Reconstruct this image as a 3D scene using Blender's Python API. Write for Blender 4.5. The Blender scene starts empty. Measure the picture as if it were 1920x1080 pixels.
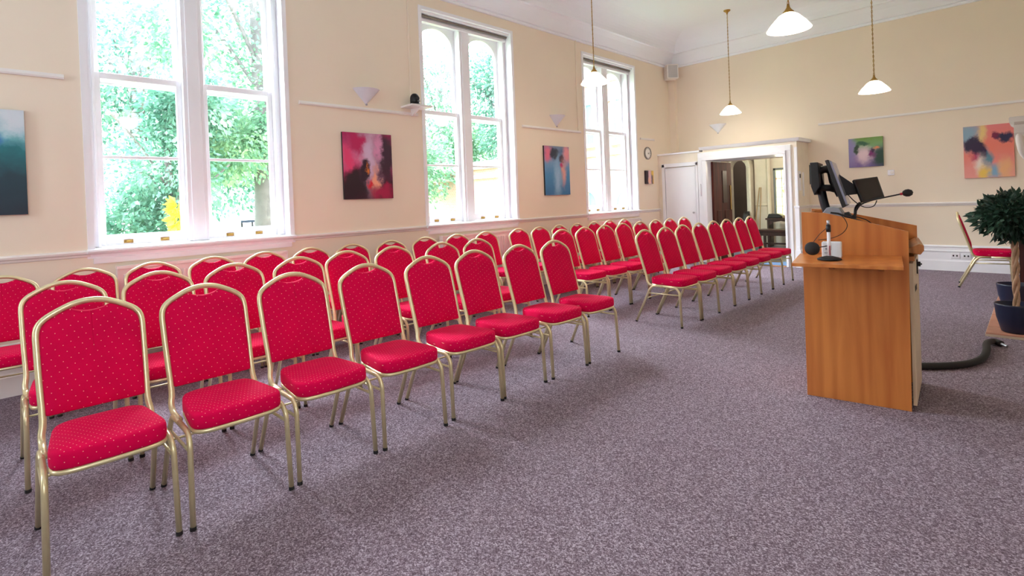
import bpy, bmesh, math, random
from mathutils import Vector, Matrix
random.seed(7)
PI = math.pi
S = bpy.context.scene
COL = S.collection

# ------------------------------------------------------------------ camera
CAM = Vector((5.51, 0.0, 1.35))
r_ = Vector((0.6937, 0.7192, -0.0382)); u_ = Vector((0.021, 0.0328, 0.9992)); d_ = Vector((-0.7199, 0.694, -0.0077))
cam_d = bpy.data.cameras.new('camera'); cam = bpy.data.objects.new('camera', cam_d); COL.objects.link(cam)
M = Matrix((( r_.x, u_.x, -d_.x, CAM.x), (r_.y, u_.y, -d_.y, CAM.y), (r_.z, u_.z, -d_.z, CAM.z), (0, 0, 0, 1)))
cam.matrix_world = M
cam_d.sensor_width = 36.0; cam_d.lens = 981.9/1920*36
cam_d.shift_x = 31.9/1920; cam_d.shift_y = -154.5/1920
cam_d.clip_start = 0.05; cam_d.clip_end = 300
S.camera = cam

# ------------------------------------------------------------------ light
W = bpy.data.worlds.new('world'); S.world = W; W.use_nodes = True
nt = W.node_tree; nt.nodes.clear()
wo = nt.nodes.new('ShaderNodeOutputWorld'); bg = nt.nodes.new('ShaderNodeBackground')
tc = nt.nodes.new('ShaderNodeTexCoord'); sx = nt.nodes.new('ShaderNodeSeparateXYZ'); cr = nt.nodes.new('ShaderNodeValToRGB')
nt.links.new(tc.outputs['Generated'], sx.inputs[0]); nt.links.new(sx.outputs['Z'], cr.inputs[0])
cr.color_ramp.elements[0].position = 0.0; cr.color_ramp.elements[0].color = (0.74, 0.87, 1.0, 1)
cr.color_ramp.elements[1].position = 0.6; cr.color_ramp.elements[1].color = (0.80, 0.91, 1.0, 1)
nt.links.new(cr.outputs[0], bg.inputs['Color']); nt.links.new(bg.outputs[0], wo.inputs['Surface'])
bg.inputs['Strength'].default_value = 7.0

def lamp(name, kind, loc, energy, color, **kw):
    l = bpy.data.lights.new(name, kind); o = bpy.data.objects.new(name, l); COL.objects.link(o)
    o.location = loc; l.energy = energy; l.color = color
    for k, v in kw.items(): setattr(l, k, v)
    return o
sun = lamp('sun', 'SUN', (-10, 3, 12), 15.0, (0.84, 0.92, 1.0), angle=math.radians(50))
sun.rotation_euler = Vector((1.0, 0.12, -0.85)).to_track_quat('-Z', 'Y').to_euler()

VS = S.view_settings
VS.view_transform = 'Standard'; VS.look = 'None'; VS.exposure = 1.05; VS.gamma = 1.0; VS.use_curve_mapping = False
S.cycles.use_denoising = True
S.cycles.max_bounces = 10; S.cycles.diffuse_bounces = 5; S.cycles.transparent_max_bounces = 16
S.cycles.sample_clamp_indirect = 6.0

# ------------------------------------------------------------------ helpers
def lin(c):
    return tuple(((x/255)/12.92 if x/255 <= 0.04045 else ((x/255+0.055)/1.055)**2.4) for x in c)
class Mat:
    def __init__(s, name):
        s.m = bpy.data.materials.new(name); s.m.use_nodes = True; s.n = s.m.node_tree.nodes; s.l = s.m.node_tree.links
        s.b = s.n['Principled BSDF']
    def new(s, t, **kw):
        n = s.n.new(t)
        for k, v in kw.items(): setattr(n, k, v)
        return n
    def link(s, a, b): s.l.new(a, b)
def mat(name, rgb, rough=0.6, metal=0.0, spec=0.5, bump=None, var=None, coat=0.0, emit=None, estr=1.0):
    """rgb in sRGB 0-255; bump=(scale,strength); var=(scale,amount)"""
    x = Mat(name); c = lin(rgb)
    x.b.inputs['Base Color'].default_value = (*c, 1); x.b.inputs['Roughness'].default_value = rough
    x.b.inputs['Metallic'].default_value = metal; x.b.inputs['Specular IOR Level'].default_value = spec
    x.b.inputs['Coat Weight'].default_value = coat
    if emit:
        x.b.inputs['Emission Color'].default_value = (*lin(emit), 1); x.b.inputs['Emission Strength'].default_value = estr
    t = x.new('ShaderNodeTexCoord')
    nz = x.new('ShaderNodeTexNoise'); nz.inputs['Scale'].default_value = (var or (6, 0))[0]; nz.inputs['Detail'].default_value = 4
    x.link(t.outputs['Object'], nz.inputs['Vector'])
    a = (var or (6, 0.04))[1]
    r = x.new('ShaderNodeValToRGB'); r.color_ramp.elements[0].position = 0.3; r.color_ramp.elements[1].position = 0.7
    r.color_ramp.elements[0].color = (*[v*(1-a) for v in c], 1); r.color_ramp.elements[1].color = (*[min(1, v*(1+a)) for v in c], 1)
    x.link(nz.outputs['Fac'], r.inputs[0]); x.link(r.outputs[0], x.b.inputs['Base Color'])
    if bump:
        n2 = x.new('ShaderNodeTexNoise'); n2.inputs['Scale'].default_value = bump[0]; x.link(t.outputs['Object'], n2.inputs['Vector'])
        bp = x.new('ShaderNodeBump'); bp.inputs['Strength'].default_value = bump[1]; bp.inputs['Distance'].default_value = 0.002
        x.link(n2.outputs['Fac'], bp.inputs['Height']); x.link(bp.outputs[0], x.b.inputs['Normal'])
    return x.m

def carpet_mat():
    x = Mat('carpet'); t = x.new('ShaderNodeTexCoord')
    n2 = x.new('ShaderNodeTexNoise'); n2.inputs['Scale'].default_value = 1.3; n2.inputs['Detail'].default_value = 3
    x.link(t.outputs['Object'], n2.inputs['Vector'])
    def speck(scale):
        v = x.new('ShaderNodeTexVoronoi'); v.inputs['Scale'].default_value = scale; x.link(t.outputs['Object'], v.inputs['Vector'])
        c = x.new('ShaderNodeSeparateColor'); x.link(v.outputs['Color'], c.inputs[0]); return c.outputs[0]
    ad = x.new('ShaderNodeMath', operation='ADD'); x.link(speck(250), ad.inputs[0]); x.link(speck(150), ad.inputs[1])
    hf = x.new('ShaderNodeMath', operation='MULTIPLY'); hf.inputs[1].default_value = 0.5; x.link(ad.outputs[0], hf.inputs[0])
    r = x.new('ShaderNodeValToRGB'); e = r.color_ramp.elements
    e[0].position = 0.08; e[0].color = (*lin((80, 66, 74)), 1); e[1].position = 0.95; e[1].color = (*lin((184, 172, 184)), 1)
    m = e.new(0.5); m.color = (*lin((118, 103, 114)), 1)
    x.link(hf.outputs[0], r.inputs[0])
    r2 = x.new('ShaderNodeValToRGB'); r2.color_ramp.elements[0].position = 0.35; r2.color_ramp.elements[1].position = 0.65
    r2.color_ramp.elements[0].color = (0.93, 0.91, 0.91, 1); r2.color_ramp.elements[1].color = (1, 1, 1, 1)
    x.link(n2.outputs['Fac'], r2.inputs[0])
    mx = x.new('ShaderNodeMix', data_type='RGBA', blend_type='MULTIPLY'); mx.inputs[0].default_value = 1.0
    x.link(r.outputs[0], mx.inputs[6]); x.link(r2.outputs[0], mx.inputs[7]); x.link(mx.outputs[2], x.b.inputs['Base Color'])
    x.b.inputs['Roughness'].default_value = 0.95; x.b.inputs['Specular IOR Level'].default_value = 0.12
    return x.m

def fabric_mat(name, rgb, plane):
    """red cloth with a staggered lattice of small gold dots; plane 'yz' back, 'xy' seat"""
    x = Mat(name); t = x.new('ShaderNodeTexCoord'); sp = x.new('ShaderNodeSeparateXYZ'); x.link(t.outputs['Object'], sp.inputs[0])
    def math_(op, a, b=None):
        n = x.new('ShaderNodeMath', operation=op)
        for i, v in enumerate((a, b)):
            if v is None: continue
            if isinstance(v, (int, float)): n.inputs[i].default_value = v
            else: x.link(v, n.inputs[i])
        return n.outputs[0]
    def lattice(p, q, cell):
        ca, sa = math.cos(0.42)/cell, math.sin(0.42)/cell
        a = math_('ADD', math_('MULTIPLY', p, ca), math_('MULTIPLY', q, sa))
        b = math_('SUBTRACT', math_('MULTIPLY', q, ca), math_('MULTIPLY', p, sa))
        fa = math_('SUBTRACT', math_('FRACT', a), 0.5); fb = math_('SUBTRACT', math_('FRACT', b), 0.5)
        d = math_('ADD', math_('POWER', fa, 2.0), math_('POWER', fb, 2.0))
        return math_('LESS_THAN', d, (0.0016/cell)**2)
    if plane == 'yz':
        dot = lattice(sp.outputs['Y'], sp.outputs['Z'], 0.030)
    else:
        sn = x.new('ShaderNodeSeparateXYZ'); x.link(t.outputs['Normal'], sn.inputs[0])
        top = math_('GREATER_THAN', math_('ABSOLUTE', sn.outputs['Z']), 0.7)
        dt = lattice(sp.outputs['X'], sp.outputs['Y'], 0.021); ds = lattice(sp.outputs['Y'], sp.outputs['Z'], 0.030)
        dot = math_('ADD', math_('MULTIPLY', top, dt), math_('MULTIPLY', math_('SUBTRACT', 1.0, top), ds))
    nz = x.new('ShaderNodeTexNoise'); nz.inputs['Scale'].default_value = 9; x.link(t.outputs['Object'], nz.inputs['Vector'])
    c = lin(rgb); r = x.new('ShaderNodeValToRGB'); r.color_ramp.elements[0].position = 0.3; r.color_ramp.elements[1].position = 0.7
    r.color_ramp.elements[0].color = (*[v*0.93 for v in c], 1); r.color_ramp.elements[1].color = (*[min(1, v*1.05) for v in c], 1)
    x.link(nz.outputs['Fac'], r.inputs[0])
    mx = x.new('ShaderNodeMix', data_type='RGBA'); x.link(dot, mx.inputs[0]); x.link(r.outputs[0], mx.inputs[6]); mx.inputs[7].default_value = (*lin((244, 176, 160)), 1)
    x.link(mx.outputs[2], x.b.inputs['Base Color'])
    w = x.new('ShaderNodeTexNoise'); w.inputs['Scale'].default_value = 420; x.link(t.outputs['Object'], w.inputs['Vector'])
    bp = x.new('ShaderNodeBump'); bp.inputs['Strength'].default_value = 0.25; bp.inputs['Distance'].default_value = 0.001
    x.link(w.outputs['Fac'], bp.inputs['Height']); x.link(bp.outputs[0], x.b.inputs['Normal'])
    x.b.inputs['Roughness'].default_value = 0.8; x.b.inputs['Specular IOR Level'].default_value = 0.10
    x.b.inputs['Sheen Weight'].default_value = 0.08; x.b.inputs['Sheen Roughness'].default_value = 0.35
    x.b.inputs['Sheen Tint'].default_value = (1.0, 0.22, 0.45, 1)
    return x.m

def wood_mat(name, a, b, rough=0.35, scale=(14, 14, 0.9)):
    x = Mat(name); t = x.new('ShaderNodeTexCoord'); mp = x.new('ShaderNodeMapping'); mp.inputs['Scale'].default_value = scale
    x.link(t.outputs['Object'], mp.inputs[0])
    n = x.new('ShaderNodeTexNoise'); n.inputs['Scale'].default_value = 2.2; n.inputs['Detail'].default_value = 6; n.inputs['Distortion'].default_value = 0.6
    x.link(mp.outputs[0], n.inputs['Vector'])
    w = x.new('ShaderNodeTexWave'); w.inputs['Scale'].default_value = 0.6; w.inputs['Distortion'].default_value = 6; w.inputs['Detail'].default_value = 2
    x.link(mp.outputs[0], w.inputs['Vector'])
    ad = x.new('ShaderNodeMath', operation='ADD'); ml = x.new('ShaderNodeMath', operation='MULTIPLY'); ml.inputs[1].default_value = 0.22
    x.link(w.outputs['Fac'], ml.inputs[0]); x.link(n.outputs['Fac'], ad.inputs[0]); x.link(ml.outputs[0], ad.inputs[1])
    r = x.new('ShaderNodeValToRGB'); r.color_ramp.elements[0].position = 0.38; r.color_ramp.elements[1].position = 0.85
    r.color_ramp.elements[0].color = (*lin(a), 1); r.color_ramp.elements[1].color = (*lin(b), 1)
    x.link(ad.outputs[0], r.inputs[0]); x.link(r.outputs[0], x.b.inputs['Base Color'])
    x.b.inputs['Roughness'].default_value = rough
    return x.m

def glass_mat(name, tint=(1, 1, 1), refl=0.03):
    x = Mat(name); x.n.remove(x.b)
    o = x.n['Material Output']; tr = x.new('ShaderNodeBsdfTransparent'); tr.inputs[0].default_value = (*tint, 1)
    gl = x.new('ShaderNodeBsdfGlossy'); gl.inputs['Roughness'].default_value = 0.02
    lw = x.new('ShaderNodeLayerWeight'); lw.inputs['Blend'].default_value = 0.25
    ml = x.new('ShaderNodeMath', operation='MULTIPLY_ADD'); ml.inputs[1].default_value = 0.12; ml.inputs[2].default_value = refl
    x.link(lw.outputs['Fresnel'], ml.inputs[0])
    mx = x.new('ShaderNodeMixShader'); x.link(ml.outputs[0], mx.inputs[0]); x.link(tr.outputs[0], mx.inputs[1]); x.link(gl.outputs[0], mx.inputs[2])
    x.link(mx.outputs[0], o.inputs['Surface'])
    return x.m

def leaf_mat(name, cols, trans=0.35):
    x = Mat(name); gi = x.new('ShaderNodeTexCoord')
    n = x.new('ShaderNodeTexNoise'); n.inputs['Scale'].default_value = 2.1; n.inputs['Detail'].default_value = 5
    x.link(gi.outputs['Object'], n.inputs['Vector'])
    r = x.new('ShaderNodeValToRGB'); e = r.color_ramp.elements
    e[0].position = 0.35; e[0].color = (*lin(cols[0]), 1); e[1].position = 0.68; e[1].color = (*lin(cols[2]), 1)
    m = e.new(0.52); m.color = (*lin(cols[1]), 1)
    x.link(n.outputs['Fac'], r.inputs[0]); x.link(r.outputs[0], x.b.inputs['Base Color'])
    x.b.inputs['Roughness'].default_value = 0.45
    if trans:
        tl = x.new('ShaderNodeBsdfTranslucent'); x.link(r.outputs[0], tl.inputs['Color'])
        mx = x.new('ShaderNodeMixShader'); mx.inputs[0].default_value = trans
        x.link(x.b.outputs[0], mx.inputs[1]); x.link(tl.outputs[0], mx.inputs[2]); x.link(mx.outputs[0], x.n['Material Output'].inputs['Surface'])
    return x.m

def paint_mat(name, stops, blobs, grad='Z', distort=0.5, seed=0.0):
    """abstract painting: a soft gradient plus noise-warped blobs, in 0..1 coordinates of the canvas (u across, v up)"""
    x = Mat(name); t = x.new('ShaderNodeTexCoord')
    nz = x.new('ShaderNodeTexNoise'); nz.inputs['Scale'].default_value = 4.0; nz.inputs['Detail'].default_value = 7; nz.inputs['Roughness'].default_value = 0.62
    mp = x.new('ShaderNodeMapping'); mp.inputs['Location'].default_value = (seed, seed*0.7, seed*1.3); x.link(t.outputs['UV'], mp.inputs[0]); x.link(mp.outputs[0], nz.inputs['Vector'])
    sb = x.new('ShaderNodeVectorMath', operation='SUBTRACT'); sb.inputs[1].default_value = (0.5, 0.5, 0.5); x.link(nz.outputs['Color'], sb.inputs[0])
    sc = x.new('ShaderNodeVectorMath', operation='SCALE'); sc.inputs['Scale'].default_value = distort; x.link(sb.outputs[0], sc.inputs[0])
    av = x.new('ShaderNodeVectorMath', operation='ADD'); x.link(t.outputs['UV'], av.inputs[0]); x.link(sc.outputs[0], av.inputs[1])
    sp = x.new('ShaderNodeSeparateXYZ'); x.link(av.outputs[0], sp.inputs[0])
    r = x.new('ShaderNodeValToRGB'); e = r.color_ramp.elements
    e[0].position = stops[0][0]; e[0].color = (*lin(stops[0][1]), 1); e[1].position = stops[-1][0]; e[1].color = (*lin(stops[-1][1]), 1)
    for p, c in stops[1:-1]:
        k = e.new(p); k.color = (*lin(c), 1)
    x.link(sp.outputs['Y' if grad == 'Z' else 'X'], r.inputs[0])
    cur = r.outputs[0]
    for (cx, cy, rx, ry, c, soft) in blobs:
        s1 = x.new('ShaderNodeVectorMath', operation='SUBTRACT'); s1.inputs[1].default_value = (cx, cy, 0); x.link(av.outputs[0], s1.inputs[0])
        d1 = x.new('ShaderNodeVectorMath', operation='MULTIPLY'); d1.inputs[1].default_value = (1/rx, 1/ry, 0); x.link(s1.outputs[0], d1.inputs[0])
        ln = x.new('ShaderNodeVectorMath', operation='LENGTH'); x.link(d1.outputs[0], ln.inputs[0])
        mr = x.new('ShaderNodeMapRange'); mr.interpolation_type = 'SMOOTHSTEP'
        mr.inputs[1].default_value = 1.0+soft; mr.inputs[2].default_value = max(0.05, 1.0-soft); mr.inputs[3].default_value = 0; mr.inputs[4].default_value = 1
        x.link(ln.outputs['Value'], mr.inputs[0])
        mx = x.new('ShaderNodeMix', data_type='RGBA'); x.link(mr.outputs[0], mx.inputs[0]); x.link(cur, mx.inputs[6]); mx.inputs[7].default_value = (*lin(c), 1)
        cur = mx.outputs[2]
    x.link(cur, x.b.inputs['Base Color']); x.b.inputs['Roughness'].default_value = 0.5
    return x.m

class MB:
    def __init__(s): s.v = []; s.f = []; s.uv = None
    def quad(s, a, b, c, d):
        i = len(s.v); s.v += [tuple(a), tuple(b), tuple(c), tuple(d)]; s.f.append((i, i+1, i+2, i+3)); return s
    def box(s, x0, x1, y0, y1, z0, z1):
        i = len(s.v)
        s.v += [(x0, y0, z0), (x1, y0, z0), (x1, y1, z0), (x0, y1, z0), (x0, y0, z1), (x1, y0, z1), (x1, y1, z1), (x0, y1, z1)]
        s.f += [(i, i+3, i+2, i+1), (i+4, i+5, i+6, i+7), (i, i+1, i+5, i+4), (i+1, i+2, i+6, i+5), (i+2, i+3, i+7, i+6), (i+3, i, i+4, i+7)]
        return s
    def rings(s, rings, closed_ends=True):
        """list of rings (equal point counts, each closed loop) skinned in order"""
        n = len(rings[0]); b = len(s.v)
        for r in rings: s.v += [tuple(p) for p in r]
        for k in range(len(rings)-1):
            for j in range(n):
                a = b+k*n+j; c = b+k*n+(j+1) % n
                s.f.append((a, c, c+n, a+n))
        if closed_ends:
            s.f.append(tuple(b+j for j in range(n))[::-1]); s.f.append(tuple(b+(len(rings)-1)*n+j for j in range(n)))
        return s
    def tube(s, pts, r, n=8, r2=None, up=None, close=False, taper=None):
        pts = [Vector(p) for p in pts]; m = len(pts); R = []
        prev = None
        for i, p in enumerate(pts):
            if close: t = pts[(i+1) % m]-pts[i-1]
            else: t = pts[min(i+1, m-1)]-pts[max(i-1, 0)]
            t.normalize()
            if prev is None:
                h = Vector(up) if up else (Vector((0, 0, 1)) if abs(t.z) < 0.9 else Vector((0, 1, 0)))
                a = t.cross(h).normalized()
            else:
                a = (prev - t*prev.dot(t)).normalized()
            prev = a; b = t.cross(a)
            k = taper[i] if taper else 1
            R.append([p+a*(math.cos(2*PI*j/n)*r*k)+b*(math.sin(2*PI*j/n)*(r2 or r)*k) for j in range(n)])
        if close:
            R.append(R[0]); return s.rings(R, False)
        return s.rings(R)
    def lathe(s, prof, c=(0, 0, 0), n=24, axis='Z', closed=False):
        c = Vector(c); R = []
        for (rr, h) in prof:
            ring = []
            for j in range(n):
                a = 2*PI*j/n; x, y = rr*math.cos(a), rr*math.sin(a)
                ring.append(c+(Vector((x, y, h)) if axis == 'Z' else Vector((h, x, y)) if axis == 'X' else Vector((y, h, x))))
            R.append(ring)
        return s.rings(R, closed)
    def prism(s, poly, axis, a, b):
        """poly of 2D points extruded along axis from a to b: 'x' -> (y,z), 'y' -> (x,z), 'z' -> (x,y)"""
        def P(q, t): return (t, q[0], q[1]) if axis == 'x' else (q[0], t, q[1]) if axis == 'y' else (q[0], q[1], t)
        n = len(poly); i = len(s.v); s.v += [P(q, a) for q in poly]+[P(q, b) for q in poly]
        for j in range(n): s.f.append((i+j, i+(j+1) % n, i+n+(j+1) % n, i+n+j))
        s.f.append(tuple(range(i+n-1, i-1, -1))); s.f.append(tuple(range(i+n, i+2*n)))
        return s
    def build(s, name, m, parent=None, smooth=False, bevel=0, sub=0, auto=True):
        me = bpy.data.meshes.new(name); me.from_pydata(s.v, [], s.f); me.validate(); me.update()
        bm = bmesh.new(); bm.from_mesh(me); bmesh.ops.recalc_face_normals(bm, faces=bm.faces); bm.to_mesh(me); bm.free()
        if s.uv:
            ul = me.uv_layers.new(name='UVMap')
            for lp in me.loops: ul.data[lp.index].uv = s.uv(me.vertices[lp.vertex_index].co)
        if m: me.materials.append(m)
        o = bpy.data.objects.new(name, me); COL.objects.link(o)
        if smooth:
            for p in me.polygons: p.use_smooth = True
        if bevel:
            b = o.modifiers.new('bevel', 'BEVEL'); b.width = bevel; b.segments = 2; b.limit_method = 'ANGLE'; b.angle_limit = math.radians(40)
        if sub:
            b = o.modifiers.new('sub', 'SUBSURF'); b.levels = sub; b.render_levels = sub
        if parent: o.parent = parent
        return o
def curve_pts(ctrl, n=6):
    """Catmull-Rom through control points"""
    c = [Vector(p) for p in ctrl]; out = []
    for i in range(len(c)-1):
        p0 = c[max(i-1, 0)]; p1 = c[i]; p2 = c[i+1]; p3 = c[min(i+2, len(c)-1)]
        for k in range(n):
            t = k/n
            out.append(0.5*((2*p1)+(p2-p0)*t+(2*p0-5*p1+4*p2-p3)*t*t+(3*p1-p0-3*p2+p3)*t**3))
    out.append(c[-1]); return out
def fillet(ctrl, r=0.04, n=5):
    """polyline with rounded corners"""
    c = [Vector(p) for p in ctrl]; out = [c[0]]
    for i in range(1, len(c)-1):
        a = (c[i-1]-c[i]); b = (c[i+1]-c[i]); ra = min(r, a.length*0.45, b.length*0.45)
        p0 = c[i]+a.normalized()*ra; p2 = c[i]+b.normalized()*ra
        for k in range(n+1):
            t = k/n; out.append(p0*(1-t)**2+c[i]*2*t*(1-t)+p2*t*t)
    out.append(c[-1]); return out
def thing(name, label, cat, loc=(0, 0, 0), rz=0, group=None):
    o = bpy.data.objects.new(name, None); COL.objects.link(o); o.location = loc; o.rotation_euler = (0, 0, rz)
    o.empty_display_size = 0.1
    return tag(o, label, cat, group)
def tag(o, label, cat, group=None):
    o['label'] = label; o['category'] = cat
    if group: o['group'] = group
    return o
def struct(o, label=None):
    o['kind'] = 'structure'
    if label: o['label'] = label
    return o
def copy_tree(o, parent=None):
    c = o.copy(); COL.objects.link(c); c.parent = parent
    for ch in list(o.children): copy_tree(ch, c)
    return c

# ------------------------------------------------------------------ materials
M_wall = mat('wall_paint', (240, 225, 205), 0.85, bump=(60, 0.08), var=(1.2, 0.02))
M_ceil = mat('ceiling_paint', (245, 248, 255), 0.9, var=(1, 0.01))
M_white = mat('white_gloss_paint', (244, 243, 248), 0.35, var=(3, 0.015))
M_whitewall = mat('white_trim_paint', (238, 232, 228), 0.45, var=(3, 0.02))
M_carpet = carpet_mat()
M_back = fabric_mat('red_cloth_back', (208, 0, 68), 'yz')
M_seat = fabric_mat('red_cloth_seat', (216, 0, 72), 'xy')
M_gold = mat('champagne_gold_metal', (220, 206, 164), 0.34, metal=0.55, var=(20, 0.04))
M_black = mat('black_plastic', (22, 20, 24), 0.45)
M_rubber = mat('black_rubber', (26, 23, 24), 0.7)
M_steel = mat('brushed_steel', (190, 190, 195), 0.3, metal=0.9)
M_brass = mat('aged_brass', (176, 140, 72), 0.35, metal=0.85)
M_glass = glass_mat('window_glass')
M_lect = wood_mat('oak_veneer', (178, 100, 46), (206, 130, 64), 0.34, (7, 7, 0.5))
M_lectdark = wood_mat('oak_veneer_edge', (150, 88, 42), (190, 124, 68), 0.4)
M_door = mat('beige_laminate', (205, 184, 158), 0.5)
M_shade = mat('white_opal_glass', (250, 246, 236), 0.3, emit=(255, 240, 214), estr=2.6)
M_lobby = mat('lobby_paint', (240, 229, 212), 0.6)
M_plaster = mat('white_ceramic_wall_light', (226, 228, 236), 0.35)
M_pot = mat('navy_plastic_pot', (24, 31, 58), 0.4)
M_soil = mat('dark_soil', (48, 36, 28), 0.95, bump=(80, 0.6), var=(40, 0.4))
M_tile = mat('terracotta_tile', (176, 122, 100), 0.55, var=(14, 0.12))
M_rad = mat('white_radiator_enamel', (236, 226, 222), 0.4)

# ------------------------------------------------------------------ room shell
L = 10.76; XR = 6.6; YN = -3.5; CH = 4.65
WIN = [1.452, 4.935, 8.418]; WW = 0.84; WZ0, WZ1 = 1.07, 3.90
b = MB().box(-0.4, XR+0.4, YN-0.4, L, -0.1, 0.0); struct(b.build('floor', M_carpet), 'speckled mauve carpet')
b = MB().box(-0.4, XR+0.4, YN-0.4, L+0.4, CH, CH+0.1); struct(b.build('ceiling', M_ceil), 'white plaster ceiling')
def wall_with_holes(axis, t0, t1, a0, a1, holes, z1=CH):
    """boxes round rectangular holes; axis 'x' wall is thick in x and runs in y"""
    m = MB(); hs = sorted(holes); cur = a0
    def bx(p0, p1, z0, z1_):
        if p1-p0 < 1e-4 or z1_-z0 < 1e-4: return
        if axis == 'x': m.box(t0, t1, p0, p1, z0, z1_)
        else: m.box(p0, p1, t0, t1, z0, z1_)
    for (h0, h1, hz0, hz1) in hs:
        bx(cur, h0, 0, z1); bx(h0, h1, 0, hz0); bx(h0, h1, hz1, z1); cur = h1
    bx(cur, a1, 0, z1)
    return m
struct(wall_with_holes('x', -0.34, 0.0, YN-0.4, L+0.4, [(c-WW, c+WW, WZ0, WZ1) for c in WIN]).build('wall_left', M_wall), 'cream window wall')
struct(wall_with_holes('y', L, L+0.3, 0, XR+0.4, [(1.03, 2.41, 0.0, 1.99)]).build('wall_far', M_wall), 'cream end wall')
FILL_RW = [(-1.7, -0.1, 1.7, 3.6)]
struct(wall_with_holes('x', XR, XR+0.34, YN-0.4, L+0.4, FILL_RW).build('wall_right', M_wall), 'cream wall behind the camera side')
FILL_NW = [(0.9, 2.0, 1.1, 3.6)]
struct(wall_with_holes('y', YN-0.34, YN, 0, XR, FILL_NW).build('wall_near', M_wall), 'cream wall behind the camera')

# cove cornice, picture rail, dado, skirting
prof = [(0, 4.075), (0.022, 4.08), (0.028, 4.10), (0.022, 4.12), (0.05, 4.125), (0.08, 4.17), (0.13, 4.26), (0.19, 4.325), (0.235, 4.33), (0.24, 4.352)]+[(0.24+0.46*(1-math.cos(a*PI/20)), 4.352+0.30*math.sin(a*PI/20)) for a in range(1, 11)]+[(0.70, CH+0.01), (0, CH+0.01)]
m = MB(); m.prism([(x, z) for x, z in prof], 'y', YN, L); struct(m.build('trim_1', M_ceil, smooth=False), 'white coved cornice on the window wall')
m = MB(); m.prism([(L-x, z) for x, z in prof], 'x', 0.0, XR); struct(m.build('trim_2', M_ceil), 'white coved cornice on the end wall')
dado = [(0, 1.015), (0.012, 1.02), (0.016, 1.035), (0.03, 1.045), (0.034, 1.06), (0.026, 1.072), (0, 1.075)]
m = MB()
edges = [YN]+[v for c in WIN for v in (c-WW-0.02, c+WW+0.02)]+[10.13]
for i in range(0, len(edges), 2): m.prism(dado, 'y', edges[i], edges[i+1])
struct(m.build('trim_3', M_whitewall), 'white dado rail on the window wall')
m = MB(); m.prism([(L-x, z) for x, z in dado], 'x', 2.62, XR); struct(m.build('trim_4', M_whitewall), 'white dado rail on the end wall')
def rail(axis, a, b, z=2.50):
    m = MB(); p = [(0, z-0.018), (0.02, z-0.02), (0.026, z-0.006), (0.02, z+0.008), (0.016, z+0.02), (0, z+0.02)]
    if axis == 'y': m.prism(p, 'y', a, b)
    else: m.prism([(L-x, q) for x, q in p], 'x', a, b)
    return m
for i, (a, b_) in enumerate([(YN, 0.47), (2.43, 3.99), (5.95, 7.44), (9.41, 9.95)]):
    struct(rail('y', a, b_).build('trim_%d' % (5+i), M_whitewall), 'white picture rail length')
struct(rail('x', 2.80, XR, 2.51).build('trim_9', M_whitewall), 'white picture rail on the end wall')
sk = [(0, 0), (0.035, 0), (0.035, 0.15), (0.028, 0.165), (0.026, 0.18), (0.026, 0.29), (0.036, 0.30), (0.036, 0.315), (0.022, 0.325), (0.02, 0.36), (0.03, 0.375), (0.024, 0.395), (0, 0.40)]
struct(MB().prism(sk, 'y', YN, 10.13).build('baseboard_left', M_whitewall), 'white two-tier skirting')
struct(MB().prism([(L-x, z) for x, z in sk], 'x', 2.62, XR).build('baseboard_far', M_white), 'white two-tier skirting')
# boxed pipe and vertical conduits
struct(MB().box(0, 0.14, L-0.10, L, 2.262, 4.08).build('trim_10', M_wall), 'boxed-in pipe in the corner')
struct(MB().box(0, 0.018, 3.885, 3.915, 2.60, 4.08).build('trim_11', M_wall, bevel=0.004), 'painted vertical conduit')
struct(MB().box(0, 0.018, 7.37, 7.40, 2.52, 4.08).build('trim_12', M_wall, bevel=0.004), 'painted vertical conduit')

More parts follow.
